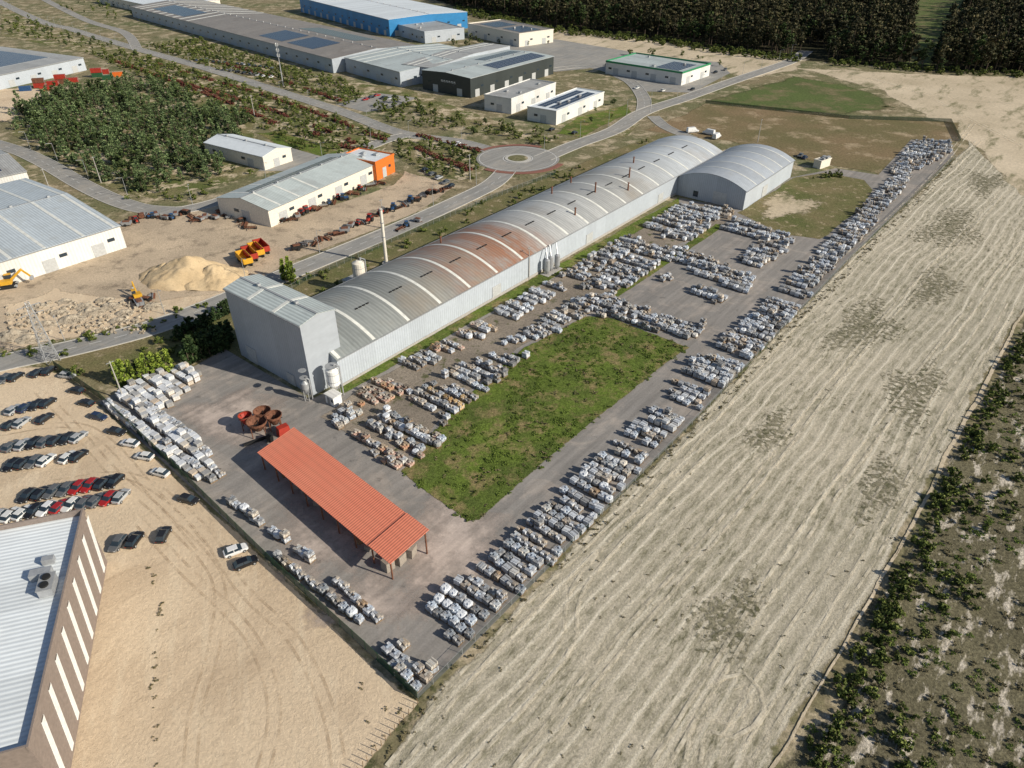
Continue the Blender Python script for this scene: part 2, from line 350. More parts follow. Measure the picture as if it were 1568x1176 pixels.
def norms(Q):
    N=[]
    for i in range(len(Q)):
        t=(Q[min(i+1,len(Q)-1)]-Q[max(i-1,0)]).normalized(); N.append(Vector((-t.y,t.x)))
    return N
def ribbon(name,Q,w,z,mt,off=0,dash=None,h=0,parent=None):
    N=norms(Q); b=MB(); acc=0
    for i in range(len(Q)-1):
        sl=(Q[i+1]-Q[i]).length; acc+=sl
        if dash and (acc%(dash[0]+dash[1]))>dash[0]: continue
        a1=Q[i]+N[i]*(off-w/2);a2=Q[i]+N[i]*(off+w/2);c1=Q[i+1]+N[i+1]*(off-w/2);c2=Q[i+1]+N[i+1]*(off+w/2)
        b.poly([(a1.x,a1.y,z),(c1.x,c1.y,z),(c2.x,c2.y,z),(a2.x,a2.y,z)],mt)
        if h:
            b.poly([(a1.x,a1.y,z-h),(c1.x,c1.y,z-h),(c1.x,c1.y,z),(a1.x,a1.y,z)],mt); b.poly([(c2.x,c2.y,z-h),(a2.x,a2.y,z-h),(a2.x,a2.y,z),(c2.x,c2.y,z)],mt)
    return b.obj(name,parent)
def road(name,pts,w,lev=7,mat='road',lines=True,kerb=True):
    Q=smooth(PX(pts)); o=ribbon(name,Q,w,.02*lev+.006,mat)
    if lines:
        ribbon('centre_line',Q,.16,.02*lev+.018,'paint',0,(3,4),0,o)
    if kerb:
        for sg in(-1,1): ribbon('kerb',Q,.35,.02*lev+.11,'kerb',sg*(w/2+.16),None,.2,o)
    return Q
g=MB(); g.poly([(-4000,-1500,0),(4000,-1500,0),(4000,7000,0),(-4000,7000,0)],'base'); g.obj('ground')
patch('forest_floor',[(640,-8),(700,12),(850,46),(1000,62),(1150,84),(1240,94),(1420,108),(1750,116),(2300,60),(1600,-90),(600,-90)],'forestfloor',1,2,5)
patch('sandy_clearing',[(790,38),(850,45),(1000,62),(1160,86),(1240,90),(1225,108),(1150,120),(1000,92),(900,100),(850,85)],'palesand',2,2,4)
patch('sandy_field_edge',[(1215,104),(1300,106),(1420,114),(1568,118),(1800,125),(1800,330),(1568,330),(1480,215),(1400,170),(1345,140),(1270,118)],'palesand',2,2,4)
patch('sandy_car_park_ground',[(-300,560),(60,562),(95,572),(160,625),(640,1075),(560,1180),(470,1400),(-300,1400)],'sand',2,.4,1)
patch('machinery_yard_ground',[(175,340),(350,312),(420,345),(600,283),(620,262),(700,285),(640,325),(440,405),(380,440),(190,500),(0,535),(-150,560),(-150,430),(190,375)],'dirt',2,.6,1.2)
patch('sandy_storage_ground',[(-100,135),(60,135),(110,148),(60,165),(10,185),(-100,190)],'sand',2,.8,2)
patch('stone_heap_ground',[(0,470),(90,440),(230,460),(380,440),(240,492),(0,545)],'sand',3,1.2,2.5)
patch('green_field',[(1070,155),(1110,145),(1215,116),(1300,130),(1352,148),(1372,165),(1300,176),(1180,168)],'greenfield',3,1.5,5)
patch('fallow_field',[(985,200),(1080,158),(1180,168),(1300,177),(1400,180),(1470,188),(1475,215),(1400,228),(1350,268),(1290,258),(1200,238),(1110,215),(1040,208)],'brownfield',2,1,3)
patch('dry_grass_strip',[(470,425),(600,366),(745,303),(840,268),(1010,203),(1060,205),(1110,235),(520,600),(400,470)],'drygrass',3,.6,1.5)
patch('roadside_grass',[(0,545),(90,522),(230,492),(440,428),(470,425),(400,470),(380,550),(190,600),(90,568),(30,560),(0,562)],'drygrass',3,.6,1.5)
patch('ploughed_field',[(470,1330),(560,1180),(645,1078),(712,1000),(1050,655),(1300,395),(1466,238),(1485,215),(1568,300),(1750,330),(1568,478),(1400,795),(1190,1180),(1080,1400)],'field',3,.8,2)
patch('heath_scrubland',[(1085,1400),(1195,1176),(1330,930),(1405,798),(1568,485),(1760,330),(2300,500),(2300,1400)],'scrub',4,1.2,3)
for i,(u,v,a,b) in enumerate([(1322,500,26,11),(1455,350,34,13),(1118,945,15,7),(1400,600,24,9),(1510,280,26,10),(1350,745,17,6),(1430,440,24,9),(1180,660,14,6)]):
    blob('weed_patch',G(u,v),a,b,'darkscrub',5,ANG,.62,i)
patch('sand_track',[(1178,1180),(1290,985),(1400,788),(1475,640),(1568,470),(1568,484),(1406,798),(1298,985),(1188,1180)],'palesand',7,.3,.5)
for k,off in enumerate((-2.2,-4.0,-7.5)): ribbon('wheel_rut',[p+Vector((noise.noise(Vector((p.x*.05,k,0)))*.8,0)) for p in smooth(PX([(1178,1180),(1290,985),(1400,788),(1475,640),(1568,470)]),2)],.45,.16,'rutl',-off)
for k,ln in enumerate([[(600,1180),(760,985),(1010,735),(1240,470),(1440,275),(1500,215)],[(790,1190),(930,1010),(1130,775),(1330,520),(1530,300)],[(1000,1190),(1110,1010),(1250,790),(1420,560),(1568,370)],[(690,1190),(860,1000),(900,880),(1080,690)],[(1090,1060),(1140,1040),(1160,1085),(1120,1120),(1075,1110),(1060,1180)],[(1490,190),(1420,280),(1290,400)],[(1568,225),(1480,180),(1400,140),(1300,112)],[(1568,160),(1450,150),(1330,120)]]):
    Q=smooth(PX(ln),2)
    for off in(-1,1): ribbon('wheel_track',Q,.6,.19+.005*k,'rutl',off)
for k,ln in enumerate([[(60,600),(110,650),(170,720),(250,790),(330,880),(330,980),(300,1090),(290,1190)],[(80,740),(200,730),(300,800),(370,900),(450,980),(500,1080),(520,1180)],[(-20,668),(130,655),(240,760),(310,840)],[(400,1190),(420,1080),(380,970),(280,870),(215,800)]]):
    Q=smooth(PX(ln),1.5)
    for off in(-.9,.9): ribbon('wheel_rut',Q,.5,.062+.006*k,'rut',off)
# factory yard
patch('factory_yard',[(150,615),(190,598),(300,560),(345,535),(475,612),(520,592),(1040,303),(1137,323),(1212,272),(1280,258),(1345,268),(1395,214),(1452,216),(1462,236),(1335,362),(1180,522),(1052,655),(712,1000),(640,1070)],'yard',5,0,0)
blob('dusty_ground',G(360,640),13,17,'dust',6,ANG,1.0,1); blob('dusty_ground',G(690,830),13,20,'dust',6,0,.95,2); blob('dusty_ground',G(560,920),12,8,'dust',6,0,.8,3); blob('dusty_ground',G(480,830),10,16,'dust',6,ANG,.75,4)
patch('gravel_storage_ground',[(490,640),(545,598),(650,540),(800,455),(1000,338),(1110,300),(1130,335),(1040,375),(960,440),(900,482),(800,530),(690,625),(612,722),(535,672)],'gravel',8,.4,1)
patch('grass_lawn',[(612,724),(690,628),(800,532),(900,484),(940,487),(1056,532),(900,655),(735,798),(715,800)],'green',9,.3,.9)
patch('grass_verge',[(500,610),(530,603),(760,475),(1045,318),(1040,303),(780,446),(520,592)],'green',9,.3,.7)
patch('grass_verge',[(930,455),(1000,408),(1095,343),(1112,345),(1040,395),(945,458)],'green',9,.3,.7)
patch('grass_verge',[(1128,327),(1214,272),(1262,265),(1325,275),(1338,292),(1325,315),(1258,368),(1200,360)],'drygrass',7,.4,1)
blob('bare_sand',G(1205,315),22,15,'palesand',8,ANG,.95,5)
patch('planted_ground',[(130,80),(215,80),(420,140),(610,210),(560,262),(480,245),(385,185),(230,125)],'planted',3,.8,2)
patch('planted_ground',[(220,66),(300,56),(420,92),(520,122),(560,150),(530,165),(420,130),(300,98)],'planted',3,.8,2)
patch('planted_ground',[(0,8),(60,35),(200,82),(120,80),(0,55)],'planted',3,.8,2)
patch('planted_ground',[(600,205),(700,222),(760,243),(725,280),(660,270),(600,240)],'planted',3,.8,2)
patch('lawn',[(392,205),(430,200),(520,232),(500,245),(440,230)],'green',4,.5,1.5)
patch('concrete_apron',[(440,225),(500,242),(445,262),(395,262)],'road',4,0,0)
patch('service_yard',[(500,120),(620,135),(760,185),(850,215),(980,190),(960,210),(870,222),(740,205),(600,160),(560,165)],'planted',4,.3,1)
patch('visitor_car_park',[(515,160),(580,143),(640,150),(600,165),(560,172)],'road',5,0,0)
patch('lawn',[(880,180),(960,160),(970,172),(890,210),(850,205)],'green',5,.5,1.5)
patch('concrete_apron',[(905,100),(950,85),(1100,95),(1118,112),(1060,142),(985,140)],'road',4,0,0)
patch('service_yard',[(700,80),(850,60),(1000,85),(900,105),(850,110)],'road',3,0,0)
r1=road('access_road',[(-200,610),(0,557),(100,536),(230,503),(330,466),(440,420),(600,354),(700,309),(752,283),(775,262)],8.5)
r2=road('estate_road',[(-120,-60),(30,18),(110,45),(210,75),(320,106),(420,138),(520,170),(610,203),(700,217),(760,233)],8,6)
r3=road('side_road',[(-150,180),(0,222),(60,245),(130,285),(190,312),(240,322),(300,318),(420,282),(520,243),(590,215),(622,207)],7.5,5)
r4=road('estate_road',[(830,243),(880,222),(940,200),(985,172),(1050,150),(1120,125),(1180,105),(1215,92),(1235,78)],9,6)
r5=road('side_road',[(985,172),(985,150),(965,125),(930,108),(890,102),(820,110)],7.5,5)
road('side_road',[(210,75),(190,50),(130,30),(60,-5)],7,5,lines=False)
road('yard_entrance_road',[(1000,178),(1020,195),(1060,212)],6,5,lines=False)
c=G(793,243)
def disc(name,r0,r1,z,mt,h=0,a_0=0,a_1=6.2832):
    b=MB(); n=56
    for k in range(n):
        a0,a1=a_0+(a_1-a_0)*k/n,a_0+(a_1-a_0)*(k+1)/n
        p=lambda r,a,zz:(c.x+r*math.cos(a),c.y+r*math.sin(a),zz)
        b.poly([p(r0,a0,z),p(r1,a0,z),p(r1,a1,z),p(r0,a1,z)],mt)
        if h: b.poly([p(r1,a0,z-h),p(r1,a1,z-h),p(r1,a1,z),p(r1,a0,z)],mt)
    b.obj(name)
disc('roundabout_road',5.5,19,.17,'road'); disc('roundabout_kerb',4.6,6,.30,'kerb',.2); disc('roundabout_island',0.01,4.6,.32,'base'); disc('roundabout_marking',17.6,17.85,.185,'paint')
disc('roundabout_marking',6.6,6.85,.185,'paint')
disc('brick_pavement',19.3,22,.24,'redpave',.15,3.95,5.9); disc('brick_pavement',19.3,22,.24,'redpave',.15,1.0,2.5)
# ------------------------------------------------------------ buildings
def fr3(a,b,c,z):
    a,b,c=G(*a,z),G(*b,z),G(*c,z)
    if (b-a).cross(c-a)<0: a,b=b,a
    x=(b-a); L=x.length; x.normalize(); y=Vector((-x.y,x.x)); return a,math.atan2(x.y,x.x),L,(c-a).dot(y)
def building(name,fr,h,rise=0,roof='gx',wall='white',rm='roofwhite',sky=None,skw=1.0,solarr=[],doors=[],parapet=0,auto=True,wallX=None,over=.35,pmat=None):
    o,ang,L,W=fr; E=empty(name,(o.x,o.y,0),ang)
    sw=(roof=='gy'); Wd,Ld=(L,W) if sw else (W,L)
    if roof=='arch': ns=20; prof=[(Wd*k/ns,h+rise*(1-(2*k/ns-1)**2)) for k in range(ns+1)]
    elif roof in('gx','gy'): prof=[(0,h),(Wd/2,h+rise),(Wd,h)]
    else: prof=[(0,h),(Wd,h+rise)]
    def zr(x,y):
        t=(x if sw else y)
        for (a,za),(b,zb) in zip(prof,prof[1:]):
            if t<=b+1e-6: return za+(zb-za)*(t-a)/(b-a)
        return prof[-1][1]
    T=(lambda a,c,z:(c,a,z)) if sw else (lambda a,c,z:(a,c,z))
    w=MB(); wx=wallX or wall
    z0=-.3
    for a in(0,Ld):
        w.poly([T(a,0,z0),T(a,Wd,z0)]+[T(a,p[0],p[1]-.05) for p in reversed(prof)],wx if not sw else wall)
    w.poly([T(0,0,z0),T(Ld,0,z0),T(Ld,0,h),T(0,0,h)],wall); w.poly([T(0,Wd,z0),T(Ld,Wd,z0),T(Ld,Wd,prof[-1][1]),T(0,Wd,prof[-1][1])],wall)
    w.obj('walls',E)
    r=MB()
    def strip(b,a0,a1,dz,mt,th=.12,ov=over):
        pr=[(p[0],p[1]) for p in prof]
        sl0=(pr[1][1]-pr[0][1])/(pr[1][0]-pr[0][0]); sl1=(pr[-1][1]-pr[-2][1])/(pr[-1][0]-pr[-2][0])
        pr[0]=(pr[0][0]-ov,pr[0][1]-ov*sl0); pr[-1]=(pr[-1][0]+ov,pr[-1][1]+ov*sl1)
        for (p,zp),(q,zq) in zip(pr,pr[1:]):
            b.poly([T(a0,p,zp+dz),T(a1,p,zp+dz),T(a1,q,zq+dz),T(a0,q,zq+dz)],mt)
            b.poly([T(a0,p,zp+dz-th),T(a0,p,zp+dz),T(a0,q,zq+dz),T(a0,q,zq+dz-th)],mt); b.poly([T(a1,p,zp+dz),T(a1,p,zp+dz-th),T(a1,q,zq+dz-th),T(a1,q,zq+dz)],mt)
        p,zp=pr[0]; b.poly([T(a0,p,zp+dz-th),T(a1,p,zp+dz-th),T(a1,p,zp+dz),T(a0,p,zp+dz)],mt)
        p,zp=pr[-1]; b.poly([T(a0,p,zp+dz-th),T(a1,p,zp+dz-th),T(a1,p,zp+dz),T(a0,p,zp+dz)],mt)
    strip(r,-.2 if not parapet else 0,Ld+(.2 if not parapet else 0),.1,rm,.14,over if not parapet else 0); r.obj('roof',E)
    if sky:
        k=MB()
        for a in sky: strip(k,a-skw/2,a+skw/2,.17,'skylight',.08,.0)
        k.obj('skylights',E)
    t=MB()
    if parapet:
        hh=max(h,prof[-1][1])
        for (cx,cy,dx,dy) in((L/2,0,L+.5,.28),(L/2,W,L+.5,.28),(0,W/2,.28,W-.3),(L,W/2,.28,W-.3)):
            t.box((cx,cy,hh+parapet/2-.1),(dx,dy,parapet+.3),pmat or wall)
        for q in range(3):
            t.box((L*R.uniform(.15,.85),W*R.uniform(.2,.8),hh+.5),(R.uniform(1,2.4),R.uniform(1,2),R.uniform(.6,1.1)),'galv')
    else:
        for yy in(-over-.1,Wd+over+.1):
            cc=T(Ld/2,yy,(h if yy<0 else prof[-1][1])-.12); dd=T(Ld+.4,.22,.2); t.box(cc,(abs(dd[0]),abs(dd[1]),.2),'trim')
        if roof in('gx','gy'):
            cc=T(Ld/2,Wd/2,h+rise+.14); dd=T(Ld+.4,.6,.1); t.box(cc,(dd[0],dd[1],.1),'trim')
            for q in range(int(Ld/12)):
                cc=T(Ld*(q+.5)/max(1,int(Ld/12)),Wd/2,h+rise+.45); t.box(cc,(.8,.8,.6),'galv')
    t.obj('gutters_and_trim',E)
    if solarr:
        s=MB()
        for(x0,y0,x1,y1) in solarr:
            nx=max(1,int((x1-x0)*L/2.1)); ny=max(1,int((y1-y0)*W/2.1))
            for i in range(nx):
                for j in range(ny):
                    xa=x0*L+(x1-x0)*L*i/nx+.12; xb=x0*L+(x1-x0)*L*(i+1)/nx-.06; ya=y0*W+(y1-y0)*W*j/ny+.12; yb=y0*W+(y1-y0)*W*(j+1)/ny-.06
                    s.poly([(x,y,zr(x,y)+.24) for x,y in((xa,ya),(xb,ya),(xb,yb),(xa,yb))],'solar')
                    s.poly([(xa,ya,zr(xa,ya)+.1),(xb,ya,zr(xb,ya)+.1),(xb,ya,zr(xb,ya)+.24),(xa,ya,zr(xa,ya)+.24)],'trim')
        s.obj('solar_panels',E)
    d=MB(); wd=MB()
    def onside(b,side,p,wdt,za,zb,mt,th=.12):
        if side=='y0': b.box((p,-.05,(za+zb)/2),(wdt,th,zb-za),mt)
        if side=='y1': b.box((p,W+.05,(za+zb)/2),(wdt,th,zb-za),mt)
        if side=='x0': b.box((-.05,p,(za+zb)/2),(th,wdt,zb-za),mt)
        if side=='x1': b.box((L+.05,p,(za+zb)/2),(th,wdt,zb-za),mt)
    if auto:
        for side,ln in(('y0',L),('y1',L),('x0',W),('x1',W)):
            n=max(1,int(ln/14))
            for k in range(n):
                p=ln*(k+.5)/n
                onside(d,side,p-1,min(4,ln*.2),0,min(4.2,h*.62),'door')
                onside(wd,side,p+min(3.6,ln*.22),min(2.4,ln*.12),h*.45,h*.45+1.1,'glass')
    for q in doors: onside(d,*q)
    if d.f: d.obj('doors',E)
    if wd.f: wd.obj('windows',E)
    return E
RS=3.6
lb=building('barrel_roof_factory',(O2,ANG,213,30),8,RS,'arch','wallgrey','longroof',sky=[.8]+[12+12.1*k for k in range(17)],skw=.95,auto=False,over=.3)
b=MB()
def za(y): return 8+RS*(1-(2*y/30-1)**2)
for k in range(17):
    x0=12*k+4
    for j in range(4): b.box((x0+j*1.25,10.5,za(10.5)+.22),(.8,.4,.22),'black')
b.obj('roof_vents',lb)
b=MB()
for (x,y,h) in [(62,24,1.8),(118,22,2.2),(128,10,3.2),(150,9,3.4),(141,4,2.5),(165,16,2),(108,5,2.2),(133,24,2)]:
    b.cyl((x,y,za(y)-.2),(x,y,za(y)+h),.3,.26,'rust',10); b.cyl((x,y,za(y)+h+.25),(x,y,za(y)+h+.55),.5,.15,'rust',10); b.cyl((x,y,za(y)+h),(x,y,za(y)+h+.3),.1,.1,'rust',6)
b.cyl((128,10,za(10)+2.6),(141,4,za(4)+1.6),.05,.05,'galv',4); b.obj('flue_pipes',lb)
b=MB()
for k in range(3): b.box((60+50*k,-.08,2.1),(4,.12,4.2),'door')
b.box((106,-.14,.4),(212,.1,.9),'concrete'); b.obj('wall_openings',lb)
an=building('barrel_roof_hall',(L2(173.3,-28.4),ANG,49,28.2),7.5,3.6,'arch','wallgrey','annexroof',sky=[8.8*k+.5 for k in range(1,6)],skw=.6,auto=False,over=.3,wallX='wallgreyY')
b=MB()
b.box((20,-.08,2.3),(5,.12,4.6),'door'); b.box((-.08,10,2.5),(.12,5.5,5),'door'); b.box((-.08,20,2.2),(.12,2,2.2),'glass'); b.obj('doors',an)
tb=building('factory_tower_hall',(L2(-6.6,2.4),ANG,10,29.6),19.5,1.0,'gy','wallgreyY','roofteal',auto=False,sky=[10,20],skw=1,over=.2,wallX='wallgreyY')
b=MB(); b.box((-.1,8,1.6),(.14,3,3.2),'door'); b.box((-.1,24,2.3),(.14,4,4.6),'door'); b.box((5,-.1,1.2),(1.2,.14,2.4),'door')
b.obj('doors',tb)
def silo(name,xy,r,h,mt='whitep',legs=3):
    b=MB()
    for k in range(4):
        a=math.pi/4+k*math.pi/2; b.cyl((r*.8*math.cos(a),r*.8*math.sin(a),0),(r*.8*math.cos(a),r*.8*math.sin(a),legs+1),.12,.12,'galv',6)
    b.cyl((0,0,legs-1.2),(0,0,legs+.6),.3,r,mt,16); b.cyl((0,0,legs+.6),(0,0,h),r,r,mt,18); b.cyl((0,0,h),(0,0,h+.7),r,r*.3,mt,18)
    b.cyl((r*.4,0,h+.3),(r*.4,0,h+1.6),.25,.25,'galv',8); b.cyl((r+.3,0,.2),(r+.3,0,h+1),.18,.18,'galv',6); b.cyl((r+.3,0,h+1),(r*.4,0,h+1.5),.18,.18,'galv',6)
    for k in range(3): b.cyl((0,0,legs+1.5+k*2),(0,0,legs+1.6+k*2),r+.05,r+.05,'trim',18)
    for z in range(int(h)): b.box((-r-.15,0,z+.5),(.05,.5,.05),'galv')
    for y in(-.25,.25): b.box((-r-.15,y,h/2),(.05,.05,h),'galv')
    return b.obj(name,None,(xy[0],xy[1],0))
silo('storage_silo',L2(-3,-1.8),1.5,7.5); silo('storage_silo',L2(37,34),1.8,10,'cream'); silo('storage_silo',L2(-8.5,2),.9,5,'galv')
def chimney(xy,h):
    b=MB(); b.box((0,0,.4),(2.4,2.4,.8),'concrete'); b.cyl((0,0,.8),(0,0,h*.5),.55,.5,'cream',14); b.cyl((0,0,h*.5),(0,0,h),.5,.42,'cream',14)
    for z in(.5,.75,.98): b.cyl((0,0,h*z),(0,0,h*z+.25),.65,.65,'galv',14)
    for k in range(int(h*1.3)): b.box((.62,0,1+k*.7),(.05,.4,.04),'galv')
    return b.obj('factory_chimney',None,(xy[0],xy[1],0))
chimney(G(592,405),19)
b=MB(); b.box((0,0,1.6),(6,4,3.2),'cream'); b.box((0,0,3.3),(6.4,4.4,.25),'roofgrey'); b.box((1,-2.03,1.1),(1,.08,2.1),'door'); b.box((-1.5,-2.03,1.8),(1.4,.08,.9),'glass'); b.obj('control_cabin',None,(*L2(38,38),0),ANG)
b=MB(); b.box((0,0,1.3),(2.4,3,2.6),'whitep'); b.box((0,0,2.7),(2.8,3.4,.2),'white'); b.box((-1.23,.3,1.1),(.08,.9,2),'trim'); b.box((-1.23,-.9,1.6),(.08,.7,.7),'glass'); b.obj('site_office_cabin',None,(*G(512,617),0),ANG)
b=MB()
for k,(x,y) in enumerate([(0,0),(2.5,.4),(5,-.3)]):
    b.cyl((x,y,1.5),(x,y,5),.9,.9,'galv',12); b.cyl((x,y,.4),(x,y,1.5),.2,.9,'galv',12); b.cyl((x,y,5),(x,y,5.5),.9,.3,'galv',12)
    for a in range(4): b.cyl((x+.7*math.cos(a*1.57),y+.7*math.sin(a*1.57),0),(x+.7*math.cos(a*1.57),y+.7*math.sin(a*1.57),2),.07,.07,'trim',5)
    b.cyl((x,y,5.4),(x+1.2,y+1.6,8.4),.2,.2,'galv',8)
b.box((2.5,0,.15),(8,3,.3),'concrete'); b.obj('dust_extractor',None,(*L2(82,-2.6),0),ANG)
# red canopy
fr=fr3((393,690),(597,862),(657,818),5.2); o_,an_,L_,W_=fr
E=empty('red_roof_open_shed',(o_.x,o_.y,0),an_)
def rz(y): return 4.6+1.5*(y/W_)
b=MB()
for (x0,x1,dz,mt) in((0,L_*.86,0,'redroof'),(L_*.86,L_,.25,'redroof')):
    pts=[(x0,0),(x1,0),(x1,W_),(x0,W_)]
    b.poly([(x,y,rz(y)+.12+dz) for x,y in pts],mt); b.poly([(x,y,rz(y)+dz) for x,y in reversed(pts)],mt)
    for (p,q) in zip(pts,pts[1:]+pts[:1]): b.poly([(p[0],p[1],rz(p[1])+dz),(q[0],q[1],rz(q[1])+dz),(q[0],q[1],rz(q[1])+.12+dz),(p[0],p[1],rz(p[1])+.12+dz)],mt)
b.obj('roof',E)
b=MB(); n=9
for k in range(n):
    x=.6+(L_-1.2)*k/(n-1)
    for y in(.5,W_-.5): b.cyl((x,y,-.1),(x,y,rz(y)-.05),.16,.16,'rust',8)
    b.poly([(x,.3,rz(.3)-.3),(x,W_-.3,rz(W_-.3)-.3),(x,W_-.3,rz(W_-.3)-.02),(x,.3,rz(.3)-.02)],'galv')
for y in (.5,W_/2,W_-.5): b.box((L_/2,y,rz(y)-.12),(L_-.3,.15,.2),'galv')
b.obj('posts_and_beams',E)
b=MB()
for k in range(3): b.box((L_*.93+.2*k,1.5+2.4*k,1.2),(1.8,1.8,2.2),'st3',rz=.2*k,jit=.1)
for k in range(8): b.box((4+4*k,W_-2.4,.6),(1.4,1.2,1.2),'st2',jit=.1)
for k in range(14): b.box((3+2.4*k,1.5+R.uniform(0,2),.5),(1.2,1.0,1.0),R.choice(['st2','wood','st3']),rz=R.uniform(0,3),jit=.08)
b.obj('stored_stone',E)
sE=building('striped_warehouse',fr3((130,788),(48,1150),(-40,826),12),12,.4,'flat','brownwall','roofwhite',auto=False,parapet=.9,sky=None)
o_,an_,L_,W_=fr3((130,788),(48,1150),(-40,826),12)
b=MB(); n=9
for k in range(n):
    x=L_*(k+.3)/n
    for y,sg in((-.03,-1),(W_+.03,1)):
        w=1.2; dx=2.9
        q=[(x,y,.8),(x+w,y,.8),(x+w+dx,y,11.2),(x+dx,y,11.2)]; b.poly([(p[0],p[1]+sg*.1,p[2]) for p in q],'whitep')
        b.poly([q[0],q[3],(q[3][0],y+sg*.1,q[3][2]),(q[0][0],y+sg*.1,q[0][2])],'whitep'); b.poly([q[1],q[2],(q[2][0],y+sg*.1,q[2][2]),(q[1][0],y+sg*.1,q[1][2])],'whitep')
b.obj('facade_stripes',sE)
b=MB(); b.box((0,0,.8),(3.4,2,1.5),'galv'); b.box((0,0,1.6),(3.6,2.2,.15),'trim'); b.cyl((-.8,0,1.7),(-.8,0,2),.6,.6,'black',14); b.cyl((.8,0,1.7),(.8,0,2),.6,.6,'black',14); b.box((3,1.5,.6),(1.5,3,1.2),'galv')
lp=G(75,900,12.5); dd=lp-o_; ux=Vector((math.cos(an_),math.sin(an_)))
b.obj('rooftop_air_unit',sE,(dd.dot(ux),dd.dot(Vector((-ux.y,ux.x))),12.3),0)
building('white_panel_warehouse',fr3((183,345),(-150,446),(60,268),8),8,2.6,'gx','white','roofblue',sky=[8,18,28,38,50,60],solarr=[])
building('grey_warehouse',fr3((40,262),(-120,295),(-20,228),8),8,2.2,'gx','white','roofgrey',solarr=[(.2,.1,.8,.4)])
building('orange_end_warehouse',fr3((410,322),(575,250),(357,293),6.5),6.5,2.2,'gx','cream','roofteal',sky=[6,16,26],solarr=[(.12,.55,.9,.72)])
building('orange_office',fr3((575,252),(603,239),(545,232),6.8),7.2,.2,'flat','orange','roofwhite',parapet=.5)
building('small_warehouse',fr3((402,240),(445,226),(330,213),6),6,1.8,'gy','cream','roofwhite')
building('solar_roof_warehouse',fr3((127,88),(-120,140),(40,42),8),8,1.8,'gx','wallgrey','roofgrey',solarr=[(.08,.12,.45,.42),(.5,.12,.9,.42),(.1,.58,.9,.85)])
building('aged_roof_factory',fr3((508,90),(200,10),(604,62),9),9,2.4,'gx','wallgrey','roofbrown',sky=[12,24,40,55,70,85,100,115,130],solarr=[(.68,.1,.78,.42),(.8,.1,.9,.42),(.68,.58,.9,.85),(.1,.1,.3,.4)],skw=2.5)
building('long_grey_factory',fr3((250,-6),(140,-34),(330,-22),8),8,2,'gx','wallgrey','roofgrey')
building('blue_warehouse',fr3((595,30),(458,-4),(665,8),13),13,1.2,'gx','blue','roofwhite',auto=True,sky=[10,25,40,55])
building('grey_annex',fr3((650,50),(607,38),(688,38),8),8,.3,'flat','wallgrey','roofgrey',parapet=.5)
building('beige_unit',fr3((795,53),(716,37),(826,42),9),9,.3,'flat','cream','roofbrown',parapet=.5,solarr=[(.1,.2,.45,.8),(.55,.2,.9,.8)])
building('grey_unit',fr3((612,110),(528,88),(716,76),9),9,2,'gx','wallgrey','roofteal',sky=[5,14,22],solarr=[])
ds=building('dark_showroom',fr3((720,120),(848,86),(660,104),11),11,1,'gx','walldark','roofteal',solarr=[(.35,.08,.95,.4),(.5,.6,.95,.85)])
o_,an_,L_,W_=fr3((720,120),(848,86),(660,104),11); b=MB()
for k in range(6): b.box((-.12,W_*.32+2.0*k,7.4),(.1,1.3,.35),'whitep'); b.box((-.12,W_*.32+2.0*k-.5,7.0),(.1,.3,1.2),'whitep'); b.box((-.12,W_*.32+2.0*k+.45,6.9),(.1,.25,.9),'whitep')
b.obj('sign_lettering',ds)
building('grey_unit',fr3((660,104),(616,98),(780,70),10),10,1.5,'gx','wallgrey','roofgrey',sky=[4,9])
building('white_office_block',fr3((783,153),(851,128),(743,146),7.5),7.5,.3,'flat','white','roofgrey',parapet=.5,doors=[])
building('white_solar_unit',fr3((852,172),(925,142),(812,163),6.5),6.5,.3,'flat','white','roofwhite',parapet=.4,solarr=[(.1,.15,.9,.45),(.1,.55,.9,.85)])
building('green_trim_garage',fr3((1045,113),(1088,99),(955,88),7),7,.3,'flat','white','roofteal',parapet=.8,solarr=[(.15,.1,.8,.4)],pmat='greenc')
building('top_left_warehouse',fr3((235,10),(150,-8),(290,-8),8),8,1.5,'gx','cream','roofwhite')
building('electrical_substation',fr3((1258,248),(1273,243),(1250,244),3.2),3.2,.2,'flat','cream','roofgrey',parapet=.2,auto=False)
